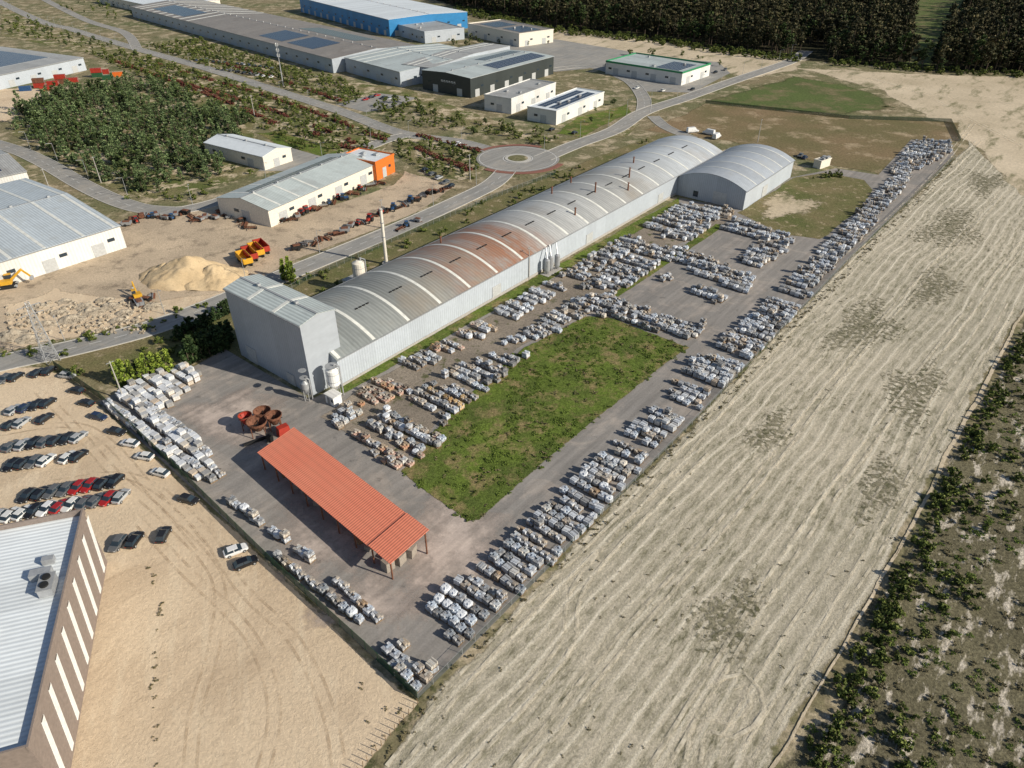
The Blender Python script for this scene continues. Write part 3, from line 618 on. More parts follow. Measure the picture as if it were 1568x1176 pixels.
# ------------------------------------------------------------ scatter via geometry nodes
def coll(name,meshes):
    cc=bpy.data.collections.new(name)
    for i,m in enumerate(meshes):
        o=bpy.data.objects.new('%s_%02d'%(name,i),m); cc.objects.link(o)
    return cc
def scatter(name,pts,cc,nvar):
    if not pts: return
    me=bpy.data.meshes.new(name); me.from_pydata([(p[0],p[1],p[2]) for p in pts],[],[])
    a=me.attributes.new('scl','FLOAT_VECTOR','POINT'); a.data.foreach_set('vector',[c for p in pts for c in (p[3],p[3],p[3]*p[5])])
    a=me.attributes.new('rot','FLOAT_VECTOR','POINT'); a.data.foreach_set('vector',[c for p in pts for c in (0,0,p[4])])
    a=me.attributes.new('idx','INT','POINT'); a.data.foreach_set('value',[p[6] if len(p)>6 else R.randrange(nvar) for p in pts])
    o=bpy.data.objects.new(name,me); scn.collection.objects.link(o)
    ng=bpy.data.node_groups.new(name,'GeometryNodeTree')
    ng.interface.new_socket(name='Geometry',in_out='INPUT',socket_type='NodeSocketGeometry'); ng.interface.new_socket(name='Geometry',in_out='OUTPUT',socket_type='NodeSocketGeometry')
    N=ng.nodes.new; gi=N('NodeGroupInput'); go=N('NodeGroupOutput'); ip=N('GeometryNodeInstanceOnPoints'); ci=N('GeometryNodeCollectionInfo')
    ci.inputs['Collection'].default_value=cc; ci.inputs['Separate Children'].default_value=True; ci.inputs['Reset Children'].default_value=True
    l=ng.links.new; l(gi.outputs[0],ip.inputs['Points']); l(ci.outputs[0],ip.inputs['Instance']); ip.inputs['Pick Instance'].default_value=True
    for nm,dt,sk in(('scl','FLOAT_VECTOR','Scale'),('rot','FLOAT_VECTOR','Rotation'),('idx','INT','Instance Index')):
        q=N('GeometryNodeInputNamedAttribute'); q.data_type=dt; q.inputs['Name'].default_value=nm
        l([s for s in q.outputs if s.enabled and s.name=='Attribute'][0],ip.inputs[sk])
    l(ip.outputs[0],go.inputs[0]); md=o.modifiers.new('scatter','NODES'); md.node_group=ng
    return o
def fill(poly,d,s0,s1,keep=1.0,z=0.1,zs=(.85,1.2),mask=None,world=False,jit=.5):
    P=poly if world else PX(poly); out=[]
    x0,x1=min(p.x for p in P),max(p.x for p in P); y0,y1=min(p.y for p in P),max(p.y for p in P)
    y=y0
    while y<y1:
        x=x0
        while x<x1:
            p=(x+R.uniform(-jit,jit)*d*1.6,y+R.uniform(-jit,jit)*d*1.6)
            if R.random()<keep and inside(p,P) and (mask is None or noise.noise(Vector((p[0]*mask[0],p[1]*mask[0],0)))>mask[1]+R.uniform(-.12,.12)):
                out.append((p[0],p[1],z,R.uniform(s0,s1),R.uniform(0,6.28),R.uniform(*zs)))
            x+=d
        y+=d
    return out
def tree(name,h,cr,cb,nc,nl,ls,leaves,kind='round',trunk=.18,flat=.7):
    b=MB(); top=h*.85
    if trunk:
        b.cyl((0,0,-.3),(.1,.05,h*.45),trunk,trunk*.7,'bark',6,False); b.cyl((.1,.05,h*.45),(0,.1,top),trunk*.7,trunk*.2,'bark',5,False)
    for k in range(nc):
        t=(k+R.random())/nc; z=cb*h+(1-cb)*h*t*.92
        if kind=='cone': rr=cr*(1-t)*.95+.1
        elif kind=='col': rr=cr*(math.sin(math.pi*min(1,(t*.85+.12)))**.6)
        else: rr=cr*math.sin(math.pi*(t*.8+.14))**.7
        a=R.uniform(0,6.28); q=rr*math.sqrt(R.uniform(.1,1)); c=Vector((q*math.cos(a),q*math.sin(a),z))
        if trunk and k%2==0: b.cyl((0,.05,max(.3,z-.25*h*.5)),tuple(c),trunk*.3,trunk*.1,'bark',4,False)
        cs=R.uniform(.55,1.1)*cr*(.5 if kind!='cone' else .38)
        for j in range(nl):
            d=Vector((R.gauss(0,1),R.gauss(0,1),R.gauss(0,flat))); d.normalize(); d=Vector((d.x,d.y,d.z*flat))*cs*R.uniform(.4,1)
            p=c+d; u=Vector((R.gauss(0,1),R.gauss(0,1),R.gauss(0,.6))).normalized(); w=u.orthogonal().normalized(); w=Matrix.Rotation(R.uniform(0,6.28),3,u)@w
            s1=ls*R.uniform(.6,1.3); s2=s1*.6
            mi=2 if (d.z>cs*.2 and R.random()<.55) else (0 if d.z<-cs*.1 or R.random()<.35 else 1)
            b.poly([p-u*s1,p+w*s2,p+u*s1,p-w*s2],leaves[mi])
    return b.mesh(name)
C={}
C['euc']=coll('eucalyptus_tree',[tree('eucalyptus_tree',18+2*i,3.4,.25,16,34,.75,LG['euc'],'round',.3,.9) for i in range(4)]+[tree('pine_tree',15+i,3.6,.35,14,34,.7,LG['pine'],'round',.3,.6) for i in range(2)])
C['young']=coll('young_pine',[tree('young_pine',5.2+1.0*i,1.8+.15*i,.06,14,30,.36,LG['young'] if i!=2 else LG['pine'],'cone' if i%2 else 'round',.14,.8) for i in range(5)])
C['cyp']=coll('cypress',[tree('cypress',6.5,1.3,.02,22,32,.35,LG['cyp'],'cone',.12,1.2) for i in range(2)])
C['cypd']=coll('dark_cypress',[tree('dark_cypress',6,1.6,.02,20,30,.4,LG['cypd'],'col',.12,1.2) for i in range(2)])
C['bush']=coll('shrub',[tree('shrub',1.2,.8,.05,6,26,.2,LG['bush'],'round',.04,.7) for i in range(4)])
C['small']=coll('small_tree',[tree('small_tree',3.8,1.5,.3,9,30,.28,LG['bush'],'round',.1,.8) for i in range(3)]+[tree('small_tree',3.4,1.4,.3,9,30,.28,LG['pine'],'round',.1,.8)])
C['red']=coll('red_shrub',[tree('red_shrub',1.1,.9,.05,6,26,.2,LG['red'],'round',.03,.7) for i in range(2)])
C['dry']=coll('dry_weed',[tree('dry_weed',.4,.6,.0,4,20,.13,LG['dry'],'round',0,.5) for i in range(3)])
C['tuft']=coll('grass_tuft',[tree('grass_tuft',.3,.9,.0,6,22,.15,LG['grass'],'round',0,.25) for i in range(3)])
F1=[(640,-10),(700,10),(850,42),(1000,58),(1150,80),(1222,88),(1232,70),(1262,74),(1262,94),(1420,106),(1432,112),(1750,118),(2200,60),(1650,-62),(600,-62)]
P=fill(F1,6.2,.55,1.25,.93,zs=(.7,1.25)); T1=PX([(1385,97),(1425,102),(1462,40),(1500,-20),(1380,-20),(1392,40)])
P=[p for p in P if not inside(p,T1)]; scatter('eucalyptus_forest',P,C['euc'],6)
patch('forest_track',[(1385,97),(1425,102),(1458,40),(1480,-5),(1395,-5),(1398,40)],'greenfield',3,1,3)
scatter('forest_edge_bushes',fill([(700,10),(850,42),(1000,58),(1150,80),(1225,88),(1225,96),(1150,90),(1000,68),(850,52),(700,22)],4,1.5,3.2,.55)+fill([(1262,92),(1420,105),(1568,112),(1568,120),(1420,113),(1262,100)],4,1.5,3.2,.55),C['bush'],4)
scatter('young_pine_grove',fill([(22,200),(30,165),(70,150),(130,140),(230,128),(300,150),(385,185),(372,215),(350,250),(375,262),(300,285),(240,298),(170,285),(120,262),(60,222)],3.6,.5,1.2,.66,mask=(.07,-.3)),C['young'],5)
patch('grove_floor',[(10,205),(30,160),(70,145),(130,135),(230,122),(300,145),(395,185),(400,250),(385,275),(300,292),(240,310),(170,295),(120,270),(50,230)],'planted',4,1.5,4)
pts=[]
for k in range(8):
    p=G(186+k*11,590-k*3); pts.append((p.x+R.uniform(-.4,.4),p.y,0,R.uniform(.85,1.15),R.uniform(0,6),1.0))
for p in [G(438,432),G(446,428),G(452,436)]: pts.append((p.x,p.y,0,1.15,0,1.1))
scatter('cypress_row',pts,C['cyp'],2)
Q=smooth(PX([(290,556),(310,548),(345,535)]),1.6); pts=[(q.x,q.y+k*2.2,0,R.uniform(.9,1.1),R.uniform(0,6),1) for q in Q for k in range(3)]
Q=smooth(PX([(275,520),(310,503),(350,480)]),2.2); pts+=[(q.x,q.y,0,R.uniform(.8,1.1),R.uniform(0,6),.8) for q in Q]
scatter('dark_hedge',pts,C['cypd'],2)
P=[]
for poly,d,k in [([(130,80),(215,85),(420,148),(600,212),(560,255),(480,240),(385,190),(230,125)],6,.6),([(300,60),(420,95),(520,125),(560,150),(530,165),(420,130),(300,98),(220,72)],6,.6),
    ([(600,150),(700,180),(860,212),(840,225),(740,208),(610,195),(560,170)],6,.6),([(610,215),(700,225),(740,250),(725,275),(660,268),(600,235)],6,.65),([(20,20),(100,50),(200,80),(120,75),(0,50)],7,.6),
    ([(880,180),(960,150),(975,168),(900,205)],8,.4),([(620,60),(700,75),(850,75),(850,60),(700,55)],9,.4),([(560,25),(640,60),(700,60),(700,10)],12,.4),([(905,95),(960,80),(1110,92),(1120,112),(1060,90)],9,.4),([(150,-5),(300,10),(200,40),(80,10)],10,.4)]:
    P+=fill(poly,d,.5,1.3,k)
scatter('estate_small_trees',P,C['small'],4)
P=[]
for poly,d,k in [([(130,80),(215,85),(420,148),(600,212),(560,255),(480,240),(385,190),(230,125)],2.6,.4),([(300,60),(420,95),(520,125),(560,150),(530,165),(420,130),(300,98),(220,72)],3,.5),
    ([(600,150),(700,180),(860,212),(840,225),(740,208),(610,195),(560,170)],3,.45),([(610,215),(700,225),(740,250),(725,275),(660,268),(600,235)],3,.5),([(470,427),(600,368),(745,305),(840,270),(1000,212),(900,270),(500,460)],3,.2),
    ([(90,570),(190,560),(250,520),(340,490),(340,530),(200,590)],2.0,.5),([(0,545),(90,522),(230,492),(440,428),(420,445),(240,505),(100,550)],2.6,.3),([(1240,265),(1288,262),(1292,272),(1245,275)],1.5,.9),([(170,295),(300,290),(390,262),(395,270),(300,308),(200,310)],3,.4)]:
    P+=fill(poly,d,.7,1.7,k,mask=(.08,-.2))
scatter('estate_shrubs',P,C['bush'],4)
P=[]
for ln in ([(215,92),(420,152),(590,215)],[(250,118),(430,175),(560,228)],[(640,208),(735,232)],[(480,205),(560,238)],[(330,95),(420,120),(520,155)],[(180,95),(330,150),(420,190)],[(640,228),(720,262)]):
    for q in smooth(PX(ln),1.3):
        if noise.noise(Vector((q.x*.05,q.y*.05,3)))>-.2: 
            for z in range(2): P.append((q.x+R.uniform(-1.2,1.2),q.y+R.uniform(-1.2,1.2),.05,R.uniform(.9,1.5),R.uniform(0,6),1))
scatter('red_hedges',P,C['red'],2)
HS=[(1100,1380),(1210,1176),(1340,930),(1415,800),(1575,500),(1760,380),(2000,500),(1900,1380)]
scatter('heath_shrubs',fill(HS,1.8,.4,1.4,.55,mask=(.06,.14)),C['bush'],4)
scatter('heath_tufts',fill(HS,1.8,.4,1.0,.4,mask=(.05,.1)),C['tuft'],3)
scatter('heath_weeds',fill(HS,1.7,.5,1.2,.35),C['dry'],3)
scatter('field_edge_shrubs',fill([(1210,1180),(1318,975),(1415,795),(1485,645),(1568,505),(1568,550),(1450,790),(1370,960),(1290,1180)],1.2,.5,1.5,.6,mask=(.12,-.2)),C['bush'],4)
LW=[(612,724),(690,628),(800,532),(900,484),(940,487),(1056,532),(900,655),(735,798),(715,800)]
scatter('lawn_tufts',fill(LW,1.2,.4,1.0,.5,.15,mask=(.09,-.05)),C['tuft'],3)
scatter('lawn_shrubs',fill(LW,2.4,.25,.6,.35,.14,mask=(.07,.05)),C['bush'],4)
scatter('lawn_weeds',fill(LW,2.0,.6,1.2,.35,.16,mask=(.1,.05)),C['dry'],3)
FP_=[(560,1176),(712,1005),(1050,660),(1466,242),(1568,320),(1568,470),(1400,780),(1185,1170)]
scatter('field_weeds',fill(FP_,2.2,.25,.6,.3,.05,mask=(.03,.05)),C['dry'],3)
scatter('fence_line_weeds',fill([(560,1176),(640,1078),(712,1003),(1050,660),(1463,240),(1468,246),(1060,672),(725,1010),(650,1090),(590,1176)],1.3,.4,1.1,.5,.05),C['dry'],3)
scatter('car_park_weeds_and_shade',fill([(220,868),(236,862),(252,930),(240,1010),(243,1180),(234,1180),(232,1010),(240,930)],.9,.3,.9,.5,.05)+fill([(520,1060),(570,1030),(630,1076),(565,1165),(530,1130)],1.8,.4,1.0,.3,.05),C['dry'],3)  # weedy line; second area: sparse weeds stand in for shadow near fence
# ------------------------------------------------------------ pallets
def pallet(kind):
    b=MB()
    for y in(-.5,0,.5): b.box((0,y,.07),(1.25,.1,.14),'wood')
    for k in range(5): b.box((-.52+k*.26,0,.155),(.16,1.15,.03),'wood')
    if kind<3:
        nx,ny,nz=[(3,3,3),(3,2,3),(4,3,4)][kind]; hh=[.3,.33,.24][kind]; ms=[['st1','st1','st2','st4'],['st1','st3','st2'],['st4','st1','st2']][kind]
        for z in range(nz):
            for x in range(nx):
                for y in range(ny):
                    if z==nz-1 and R.random()<.25: continue
                    b.box((-.6+1.2*(x+.5)/nx,-.55+1.1*(y+.5)/ny,.18+hh*(z+.5)),(1.15/nx*R.uniform(.85,1.05),1.05/ny*R.uniform(.85,1.05),hh*.95),R.choice(ms),rz=R.uniform(-.08,.08),jit=.03)
    elif kind==3:
        n=10; prof=[(.5,.17),(.6,.35),(.62,.7),(.6,1.0),(.45,1.1),(.15,1.13)]
        rings=[]
        for r,z in prof:
            base=len(b.v)
            for k in range(n):
                a=2*math.pi*k/n; q=r*(1+.12*abs(math.sin(2*a)))*R.uniform(.93,1.07); b.v.append((q*math.cos(a),q*math.sin(a),z+R.uniform(-.03,.03)))
            rings.append(base)
        i=b.mi('wrap')
        for p,q in zip(rings,rings[1:]):
            for k in range(n): b.f.append((p+k,p+(k+1)%n,q+(k+1)%n,q+k)); b.m.append(i)
        b.f.append(tuple(rings[-1]+k for k in range(n))); b.m.append(i)
        for a in(.8,2.4,3.9,5.5): b.box((.4*math.cos(a),.4*math.sin(a),1.15),(.3,.06,.12),'wrap',rz=a)
    elif kind==4:
        for k in range(9): b.box((-.54+.135*k,R.uniform(-.05,.05),.62+R.uniform(-.06,.06)),(.11,1.05,.9),R.choice(['st1','st2','st4']),ry=R.uniform(-.05,.05))
    elif kind==5:
        for z in range(4):
            for x in range(3):
                for y in range(3): b.box((-.4+.4*x,-.37+.37*y,.3+.25*z),(.385,.355,.24),'cem',jit=.006)
        b.box((0,0,1.19),(1.15,1.08,.02),'wrap',jit=.01)
    elif kind in(6,7):
        for z in range(3):
            for x in range(3):
                for y in range(3):
                    if z==2 and R.random()<.3: continue
                    b.box((-.4+.4*x,-.37+.37*y,.3+.3*z),(.37,.35,.28),R.choice(['stp','st3','stp'] if kind==6 else ['sty','st3','sty']),rz=R.uniform(-.1,.1),jit=.04)
    return b.mesh('stone_pallet')
PC=coll('stone_pallet',[pallet(k) for k in range(8)])
def band(name,poly,ds=2.3,dw=1.85,kinds=(0,1,2,0,1,2,3,4),drop=.07,sc=1.27,ganga=(6,1.0),two=.06,zr=(.75,1.1)):
    P=PX(poly); out=[]; S=[(p-O2).dot(A2) for p in P]; Wv=[(p-O2).dot(B2) for p in P]
    s=min(S)+.5; i=0
    while s<max(S):
        w=min(Wv)+.5; sh=R.uniform(-.4,.4); rowdrop=R.random()<.03; rk=R.choice(kinds); rh=R.uniform(*zr); skew=R.gauss(0,.15)
        while w<max(Wv):
            p=L2(s+R.uniform(-.2,.2)+skew*(w-min(Wv))*.2,w+sh+R.uniform(-.13,.13))
            if not rowdrop and R.random()>drop and inside(p,P):
                z=.15; kd=rk if R.random()<.5 else R.choice(kinds); zs=rh*R.uniform(.85,1.12)
                out.append((p.x,p.y,z,sc*R.uniform(.88,1.1),ANG+R.gauss(0,.09)+(1.5708 if R.random()<.15 else 0),zs,kd))
                if R.random()<two: out.append((p.x,p.y,z+1.16*sc*zs,sc*.95,ANG+R.gauss(0,.06),.7,kd))
            w+=dw
        i+=1; s+=ds*R.uniform(.93,1.07)+(ganga[1] if ganga and i%ganga[0]==0 else 0)
    return scatter(name,out,PC,8)
g2=(2,1.0)
band('stone_pallet_row',[(646,938),(778,828),(878,738),(998,622),(1047,643),(912,798),(708,996)],2.2,1.7)
band('stone_pallet_row',[(1016,602),(1058,560),(1128,500),(1183,452),(1238,405),(1266,372),(1343,295),(1380,262),(1397,272),(1345,336),(1266,424),(1205,495),(1110,592),(1062,636)],2.2,1.7)
band('stone_pallet_row',[(1358,268),(1400,214),(1455,220),(1455,236),(1392,268)],2.5,1.8)
band('stone_pallet_row',[(590,960),(555,958),(440,870),(330,745),(300,720),(325,715),(385,775),(500,880),(560,925)],1.75,1.85,(0,1,2,3,0,1),ganga=None,two=.1)
band('stone_pallet_row',[(582,1000),(610,984),(672,1020),(637,1062)],1.95,1.65)
band('cement_pallet_row',[(162,622),(190,605),(235,625),(290,660),(325,700),(335,745),(300,735),(240,690)],1.7,1.57,(5,5,5,0),.03,ganga=(3,.6),two=.08)
band('cement_pallet_row',[(190,602),(215,582),(290,563),(312,575),(262,625),(235,628)],1.7,1.57,(5,5,5),.03,ganga=(3,.6),two=.1)
band('stone_pallet_row',[(497,642),(535,622),(552,636),(518,658)],2.0,1.7)
band('stone_pallet_row',[(532,612),(575,582),(590,590),(618,582),(650,600),(628,606),(560,625)],2.2,1.75,(6,6,1,0))
band('stone_pallet_row',[(612,556),(650,540),(680,550),(640,570)],2.2,1.75)
band('stone_pallet_row',[(655,535),(740,492),(775,500),(690,545)],2.1,1.7,(6,1,3,0,7),ganga=g2)
band('stone_pallet_row',[(755,478),(835,435),(870,442),(790,490)],2.1,1.7,ganga=g2)
band('stone_pallet_row',[(860,425),(960,362),(995,368),(895,430)],2.1,1.7,ganga=g2)
band('stone_pallet_row',[(985,348),(1040,315),(1130,322),(1120,335),(1060,345),(1030,360)],2.1,1.7,ganga=g2)
band('stone_pallet_row',[(535,672),(560,657),(640,708),(612,722)],1.95,1.65,(6,0,1,1),ganga=g2)
band('stone_pallet_row',[(562,653),(606,625),(692,670),(645,705)],1.95,1.65,(6,1,1,0,3,2),ganga=g2)
band('stone_pallet_row',[(620,612),(662,585),(740,606),(695,640),(682,655)],1.95,1.65,(6,7,1,0,1,2),ganga=g2)
band('stone_pallet_row',[(675,578),(735,548),(812,545),(745,600)],1.95,1.65,ganga=g2)
band('stone_pallet_row',[(755,532),(810,510),(850,515),(880,497),(820,525)],1.95,1.65,ganga=g2)
band('stone_pallet_row',[(805,508),(880,458),(945,448),(895,485),(830,518)],1.95,1.65,ganga=g2)
band('stone_pallet_row',[(885,443),(985,376),(1055,382),(955,445)],1.95,1.65,ganga=g2)
band('stone_pallet_row',[(1005,368),(1055,344),(1092,346),(1055,370)],1.95,1.65,ganga=g2)
band('stone_pallet_row',[(912,468),(940,455),(1080,500),(1060,524),(1000,508),(915,485)],2.1,1.7)
band('stone_pallet_row',[(1022,402),(1065,385),(1158,430),(1142,450),(1090,432)],2.1,1.7)
band('stone_pallet_row',[(1050,444),(1075,438),(1112,458),(1098,468)],2.1,1.7)
band('stone_pallet_row',[(1100,350),(1132,336),(1218,366),(1205,388),(1160,372)],2.1,1.7)
band('stone_pallet_row',[(1128,400),(1155,380),(1200,388),(1165,412)],2.1,1.7)
band('stone_pallet_row',[(1005,424),(1020,418),(1032,428),(1015,432)],2.1,1.7)
# ------------------------------------------------------------ vehicles
def car(col,van=False):
    b=MB(); paint=plain('car_paint_%s'%col[0],col[1],.25,0,.6,.02)
    st=[(-2.15,.72,.42,.82),(-2.0,.84,.3,.92),(-1.2,.88,.25,.95),(.9,.88,.25,.95),(1.7,.85,.28,.86),(2.08,.74,.36,.7),(2.18,.6,.42,.6)]
    if van: st=[(-2.4,.86,.35,1.0),(-2.3,.92,.3,1.05),(-1.2,.93,.28,1.1),(1.2,.93,.28,1.1),(2.1,.88,.3,.95),(2.4,.78,.36,.8)]
    base=len(b.v); i=b.mi(paint)
    for x,hw,z0,z1 in st: b.v+=[(x,-hw*.94,z0),(x,-hw,(z0+z1)/2),(x,-hw*.93,z1),(x,hw*.93,z1),(x,hw,(z0+z1)/2),(x,hw*.94,z0)]
    n=len(st)
    for k in range(n-1):
        for j in range(6):
            j2=(j+1)%6; b.f.append((base+6*k+j,base+6*k+6+j,base+6*k+6+j2,base+6*k+j2)); b.m.append(i)
    b.f.append(tuple(base+j for j in range(6))); b.m.append(i); b.f.append(tuple(base+6*(n-1)+j for j in reversed(range(6)))); b.m.append(i)
    zb=.9 if not van else 1.05; zt=1.42 if not van else 1.95
    xb=(-1.95,1.15) if not van else (-2.35,1.5); xt=(-1.35,.35) if not van else (-2.25,.9)
    lo=[(xb[0],-.8,zb),(xb[1],-.8,zb),(xb[1],.8,zb),(xb[0],.8,zb)]; hi=[(xt[0],-.62,zt),(xt[1],-.62,zt),(xt[1],.62,zt),(xt[0],.62,zt)]
    for k in range(4): b.poly([lo[k],lo[(k+1)%4],hi[(k+1)%4],hi[k]],'glass' if not(van and k in(0,2,3)) else paint)
    b.box(((xt[0]+xt[1])/2,0,zt+.025),(xt[1]-xt[0]+.1,1.3,.06),paint,taper=.94)
    for sy in(-1,1):
        b.box((-.35,sy*.715,(zb+zt)/2),(.1,.05,zt-zb+.03),paint,rx=sy*.33)
        b.box((.75,sy*.98,.95),(.12,.16,.1),paint)
        for x in(-1.35,1.35): b.cyl((x,sy*.66,.33),(x,sy*.9,.33),.33,.33,'black',12); b.cyl((x,sy*.9,.33),(x,sy*.915,.33),.19,.19,'galv',8)
        b.box((2.1,sy*.55,.62),(.1,.3,.1),'whitep'); b.box((-2.14,sy*.6,.72),(.08,.22,.12),'redp')
    return b.mesh('car')
cars=[car(c) for c in [('black',(.012,.012,.014)),('white',(.75,.75,.75)),('navy',(.02,.035,.08)),('grey',(.12,.125,.13)),('silver',(.4,.41,.42)),('red',(.35,.02,.02)),('black',(.02,.02,.022)),('white',(.7,.7,.68))]]
van=car(('white',(.75,.75,.74)),True)
wts=[0,0,0,2,3,3,4,5,6,7,1,6,6,4]
def park(u,v,h=ANG,k=None): place('parked_car',cars[R.choice(wts) if k is None else k],G(u,v),h+R.gauss(0,.05)+(math.pi if R.random()<.4 else 0),.055,1.0)
for x0,x1,y0,y1,st in [(8,78,583,570,17),(6,82,634,618,17),(2,80,656,642,17),(20,125,686,672,17),(4,130,717,700,17),(45,190,762,738,19),(-2,195,795,762,19)]:
    x=x0
    while x<x1:
        if R.random()<.92: park(x+R.uniform(-1,1),y0+(y1-y0)*(x-x0)/(x1-x0),1.3)
        x+=st
for u,v in [(104,578),(118,601),(133,620),(152,641),(180,664),(200,682),(222,702),(246,727),(290,768)]: park(u,v,ANG-1.15)
for u,v,k in [(182,835,3),(208,830,0),(252,822,6)]: park(u,v,1.5,k)
park(362,846,.5,1); park(377,865,.55,0)
for x in range(300,420,9): park(x,92+(x-300)*.13+R.uniform(-2,2),ANG+1.5)
for x in range(345,420,10): park(x,108+(x-345)*.16,ANG)
for x in range(560,610,9): park(x,150+R.uniform(-4,4),ANG)
for u,v in [(652,262),(662,268),(672,274),(682,281),(690,287),(845,200),(1015,140),(1060,138),(1095,112),(1110,108),(930,100),(975,136),(700,222),(1225,240),(1232,243),(880,205)]: park(u,v)
place('white_van',van,G(1085,206),ANG+1.5,.1,1.3); place('white_van',van,G(1060,203),.3,.1,1.3); place('white_van',van,G(1097,212),.9,.1,1.3)
def trailer(c):
    b=MB(); b.box((0,0,1.0),(6.5,1.0,.25),'black')
    for x in(-2.2,-1,2.4):
        for s in(-1,1): b.cyl((x,s*.8,.5),(x,s*1.15,.5),.5,.5,'black',14)
    b.box((0,0,1.25),(6.4,2.4,.15),c)
    for s in(-1,1): b.box((0,s*1.2,1.95),(6.4,.12,1.4),c)
    for x in(-3.2,3.2): b.box((x,0,1.95),(.12,2.28,1.4),c)
    for k in range(6):
        for s in(-1,1): b.box((-2.7+1.08*k,s*1.29,1.95),(.12,.08,1.4),c)
    b.box((4.4,0,.9),(2.6,.2,.2),'black'); return b.mesh('trailer')
ty,tr=trailer('yellow'),trailer('redp')
for u,v,h,m in [(376,404,ANG+1.3,ty),(384,397,ANG+1.3,tr),(394,391,ANG+1.3,ty),(402,386,ANG+1.3,tr)]: place('tipper_trailer',m,G(u,v),h,.05,1.25)
def container(c):
    b=MB(); b.box((0,0,1.3),(6.0,2.36,2.5),c)
    for k in range(20):
        for s in(-1,1): b.box((-2.85+.3*k,s*1.2,1.3),(.15,.06,2.3),c)
    for x in(-3.0,3.0):
        for y in(-1.16,1.16): b.box((x,y,1.3),(.14,.14,2.62),c)
    for y in(-.8,-.3,.3,.8): b.cyl((3.06,y,.2),(3.06,y,2.4),.03,.03,'galv',5)
    return b.mesh('container')
cm=[container(c) for c in('redp','greenp','bluep','rust','redp','orange')]
for k,(u,v,ci) in enumerate([(40,139,2),(62,134,0),(82,131,4),(72,139,0),(95,128,3),(112,126,4),(150,118,1),(166,122,1),(182,117,5),(160,113,0)]):
    place('shipping_container',cm[ci],G(u,v),.3,0,1.05)
    if k in(1,4,6): place('shipping_container',cm[(ci+3)%6],G(u,v),.31,2.76,1.05)
def implement(c,kind):
    b=MB()
    if kind==0:
        b.box((0,0,.7),(3.2,.18,.18),c); b.box((0,.9,.7),(3.2,.14,.14),c)
        for k in range(8): b.box((-1.5+.43*k,.45,.45),(.08,1.3,.1),c,rx=.3); b.cyl((-1.5+.43*k-.03,-.3,.35),(-1.5+.43*k+.03,-.3,.35),.35,.35,'rust',10)
        b.cyl((0,1,.7),(0,2.2,.5),.1,.08,c,6)
        for s in(-1,1): b.cyl((s*1.7,.5,.4),(s*1.9,.5,.4),.4,.4,'black',10)
    elif kind==1:
        b.box((.5,0,1.0),(1.7,.7,.7),c); b.box((-.7,0,.9),(1.0,.9,.6),c); b.box((-.6,0,1.75),(1.1,1.1,1.1),'glass',taper=.9); b.box((-.6,0,2.35),(1.3,1.25,.1),c)
        for s in(-1,1): b.cyl((-.8,s*.55,.75),(-.8,s*.95,.75),.75,.75,'black',14); b.cyl((1.1,s*.5,.45),(1.1,s*.78,.45),.45,.45,'black',12); b.box((-.8,s*.75,1.5),(1.2,.45,.08),c)
        b.cyl((.9,.2,1.3),(.9,.2,2.1),.05,.05,'black',6)
    else:
        b.box((0,0,.9),(2.6,1.6,.9),c,taper=1.2); b.box((0,0,.4),(2.8,.9,.15),'rust'); b.cyl((1.3,0,.5),(2.4,0,.4),.08,.06,'rust',6)
        b.box((0,0,1.45),(2.0,1.2,.3),'rust')
        for s in(-1,1): b.cyl((-.3,s*.85,.4),(-.3,s*1.1,.4),.42,.42,'black',12)
    return b.mesh('implement')
im=[(n,implement(c,k)) for n,c,k in [('farm_harrow','rust',0),('farm_tractor','redp',1),('farm_spreader','rust',2),('farm_harrow','trim',0),('farm_spreader','black',2),('farm_harrow','rust',0),('farm_spreader','trim',2),('farm_tractor','bluep',1),('farm_harrow','black',0)]]
def imp(u,v):
    n,m=R.choice(im); place(n,m,G(u,v),R.uniform(0,6.28),.05,R.uniform(.9,1.25))
for k in range(26): imp(455+k*9.2,382-k*3.7+R.uniform(-4,4))
for k in range(20): imp(432+k*8,343-k*3.3+R.uniform(-3,3))
for k in range(22): imp(195+k*7.5,340-k*.6+R.uniform(-6,8))
for u,v in [(370,340),(376,346),(384,350),(205,462),(215,468),(225,462),(150,388),(165,383),(235,455),(612,352),(622,347),(640,340)]: imp(u,v)
def excavator():
    b=MB()
    for s in(-1,1):
        b.box((0,s*1.0,.45),(3.6,.5,.7),'black',taper=.92); b.cyl((1.7,s*.76,.45),(1.7,s*1.24,.45),.36,.36,'trim',12); b.cyl((-1.7,s*.76,.45),(-1.7,s*1.24,.45),.36,.36,'trim',12)
    b.cyl((0,0,.6),(0,0,1.0),.8,.8,'trim',14); b.box((-.4,0,1.5),(3.0,2.3,.9),'yellow'); b.box((.5,.65,2.3),(1.4,.95,1.3),'glass',taper=.9); b.box((.5,.65,3.0),(1.45,1.0,.1),'yellow'); b.box((-1.6,0,1.7),(.8,2.3,1.2),'yellow')
    b.box((2.4,-.2,2.9),(3.6,.35,.5),'yellow',ry=-.65); b.box((4.4,-.2,3.1),(2.6,.3,.38),'yellow',ry=.95); b.cyl((1.4,-.2,1.7),(2.9,-.2,3.1),.1,.07,'galv',8)
    b.box((5.3,-.2,1.7),(.9,1.0,.8),'trim',ry=.4,taper=.7); b.box((5.0,-.2,1.2),(.3,1.0,.1),'trim'); return b.mesh('excavator')
ex=excavator(); place('excavator',ex,G(14,440),.4,.05,1.3); place('excavator',ex,G(212,458),2.2,.05,1.0)
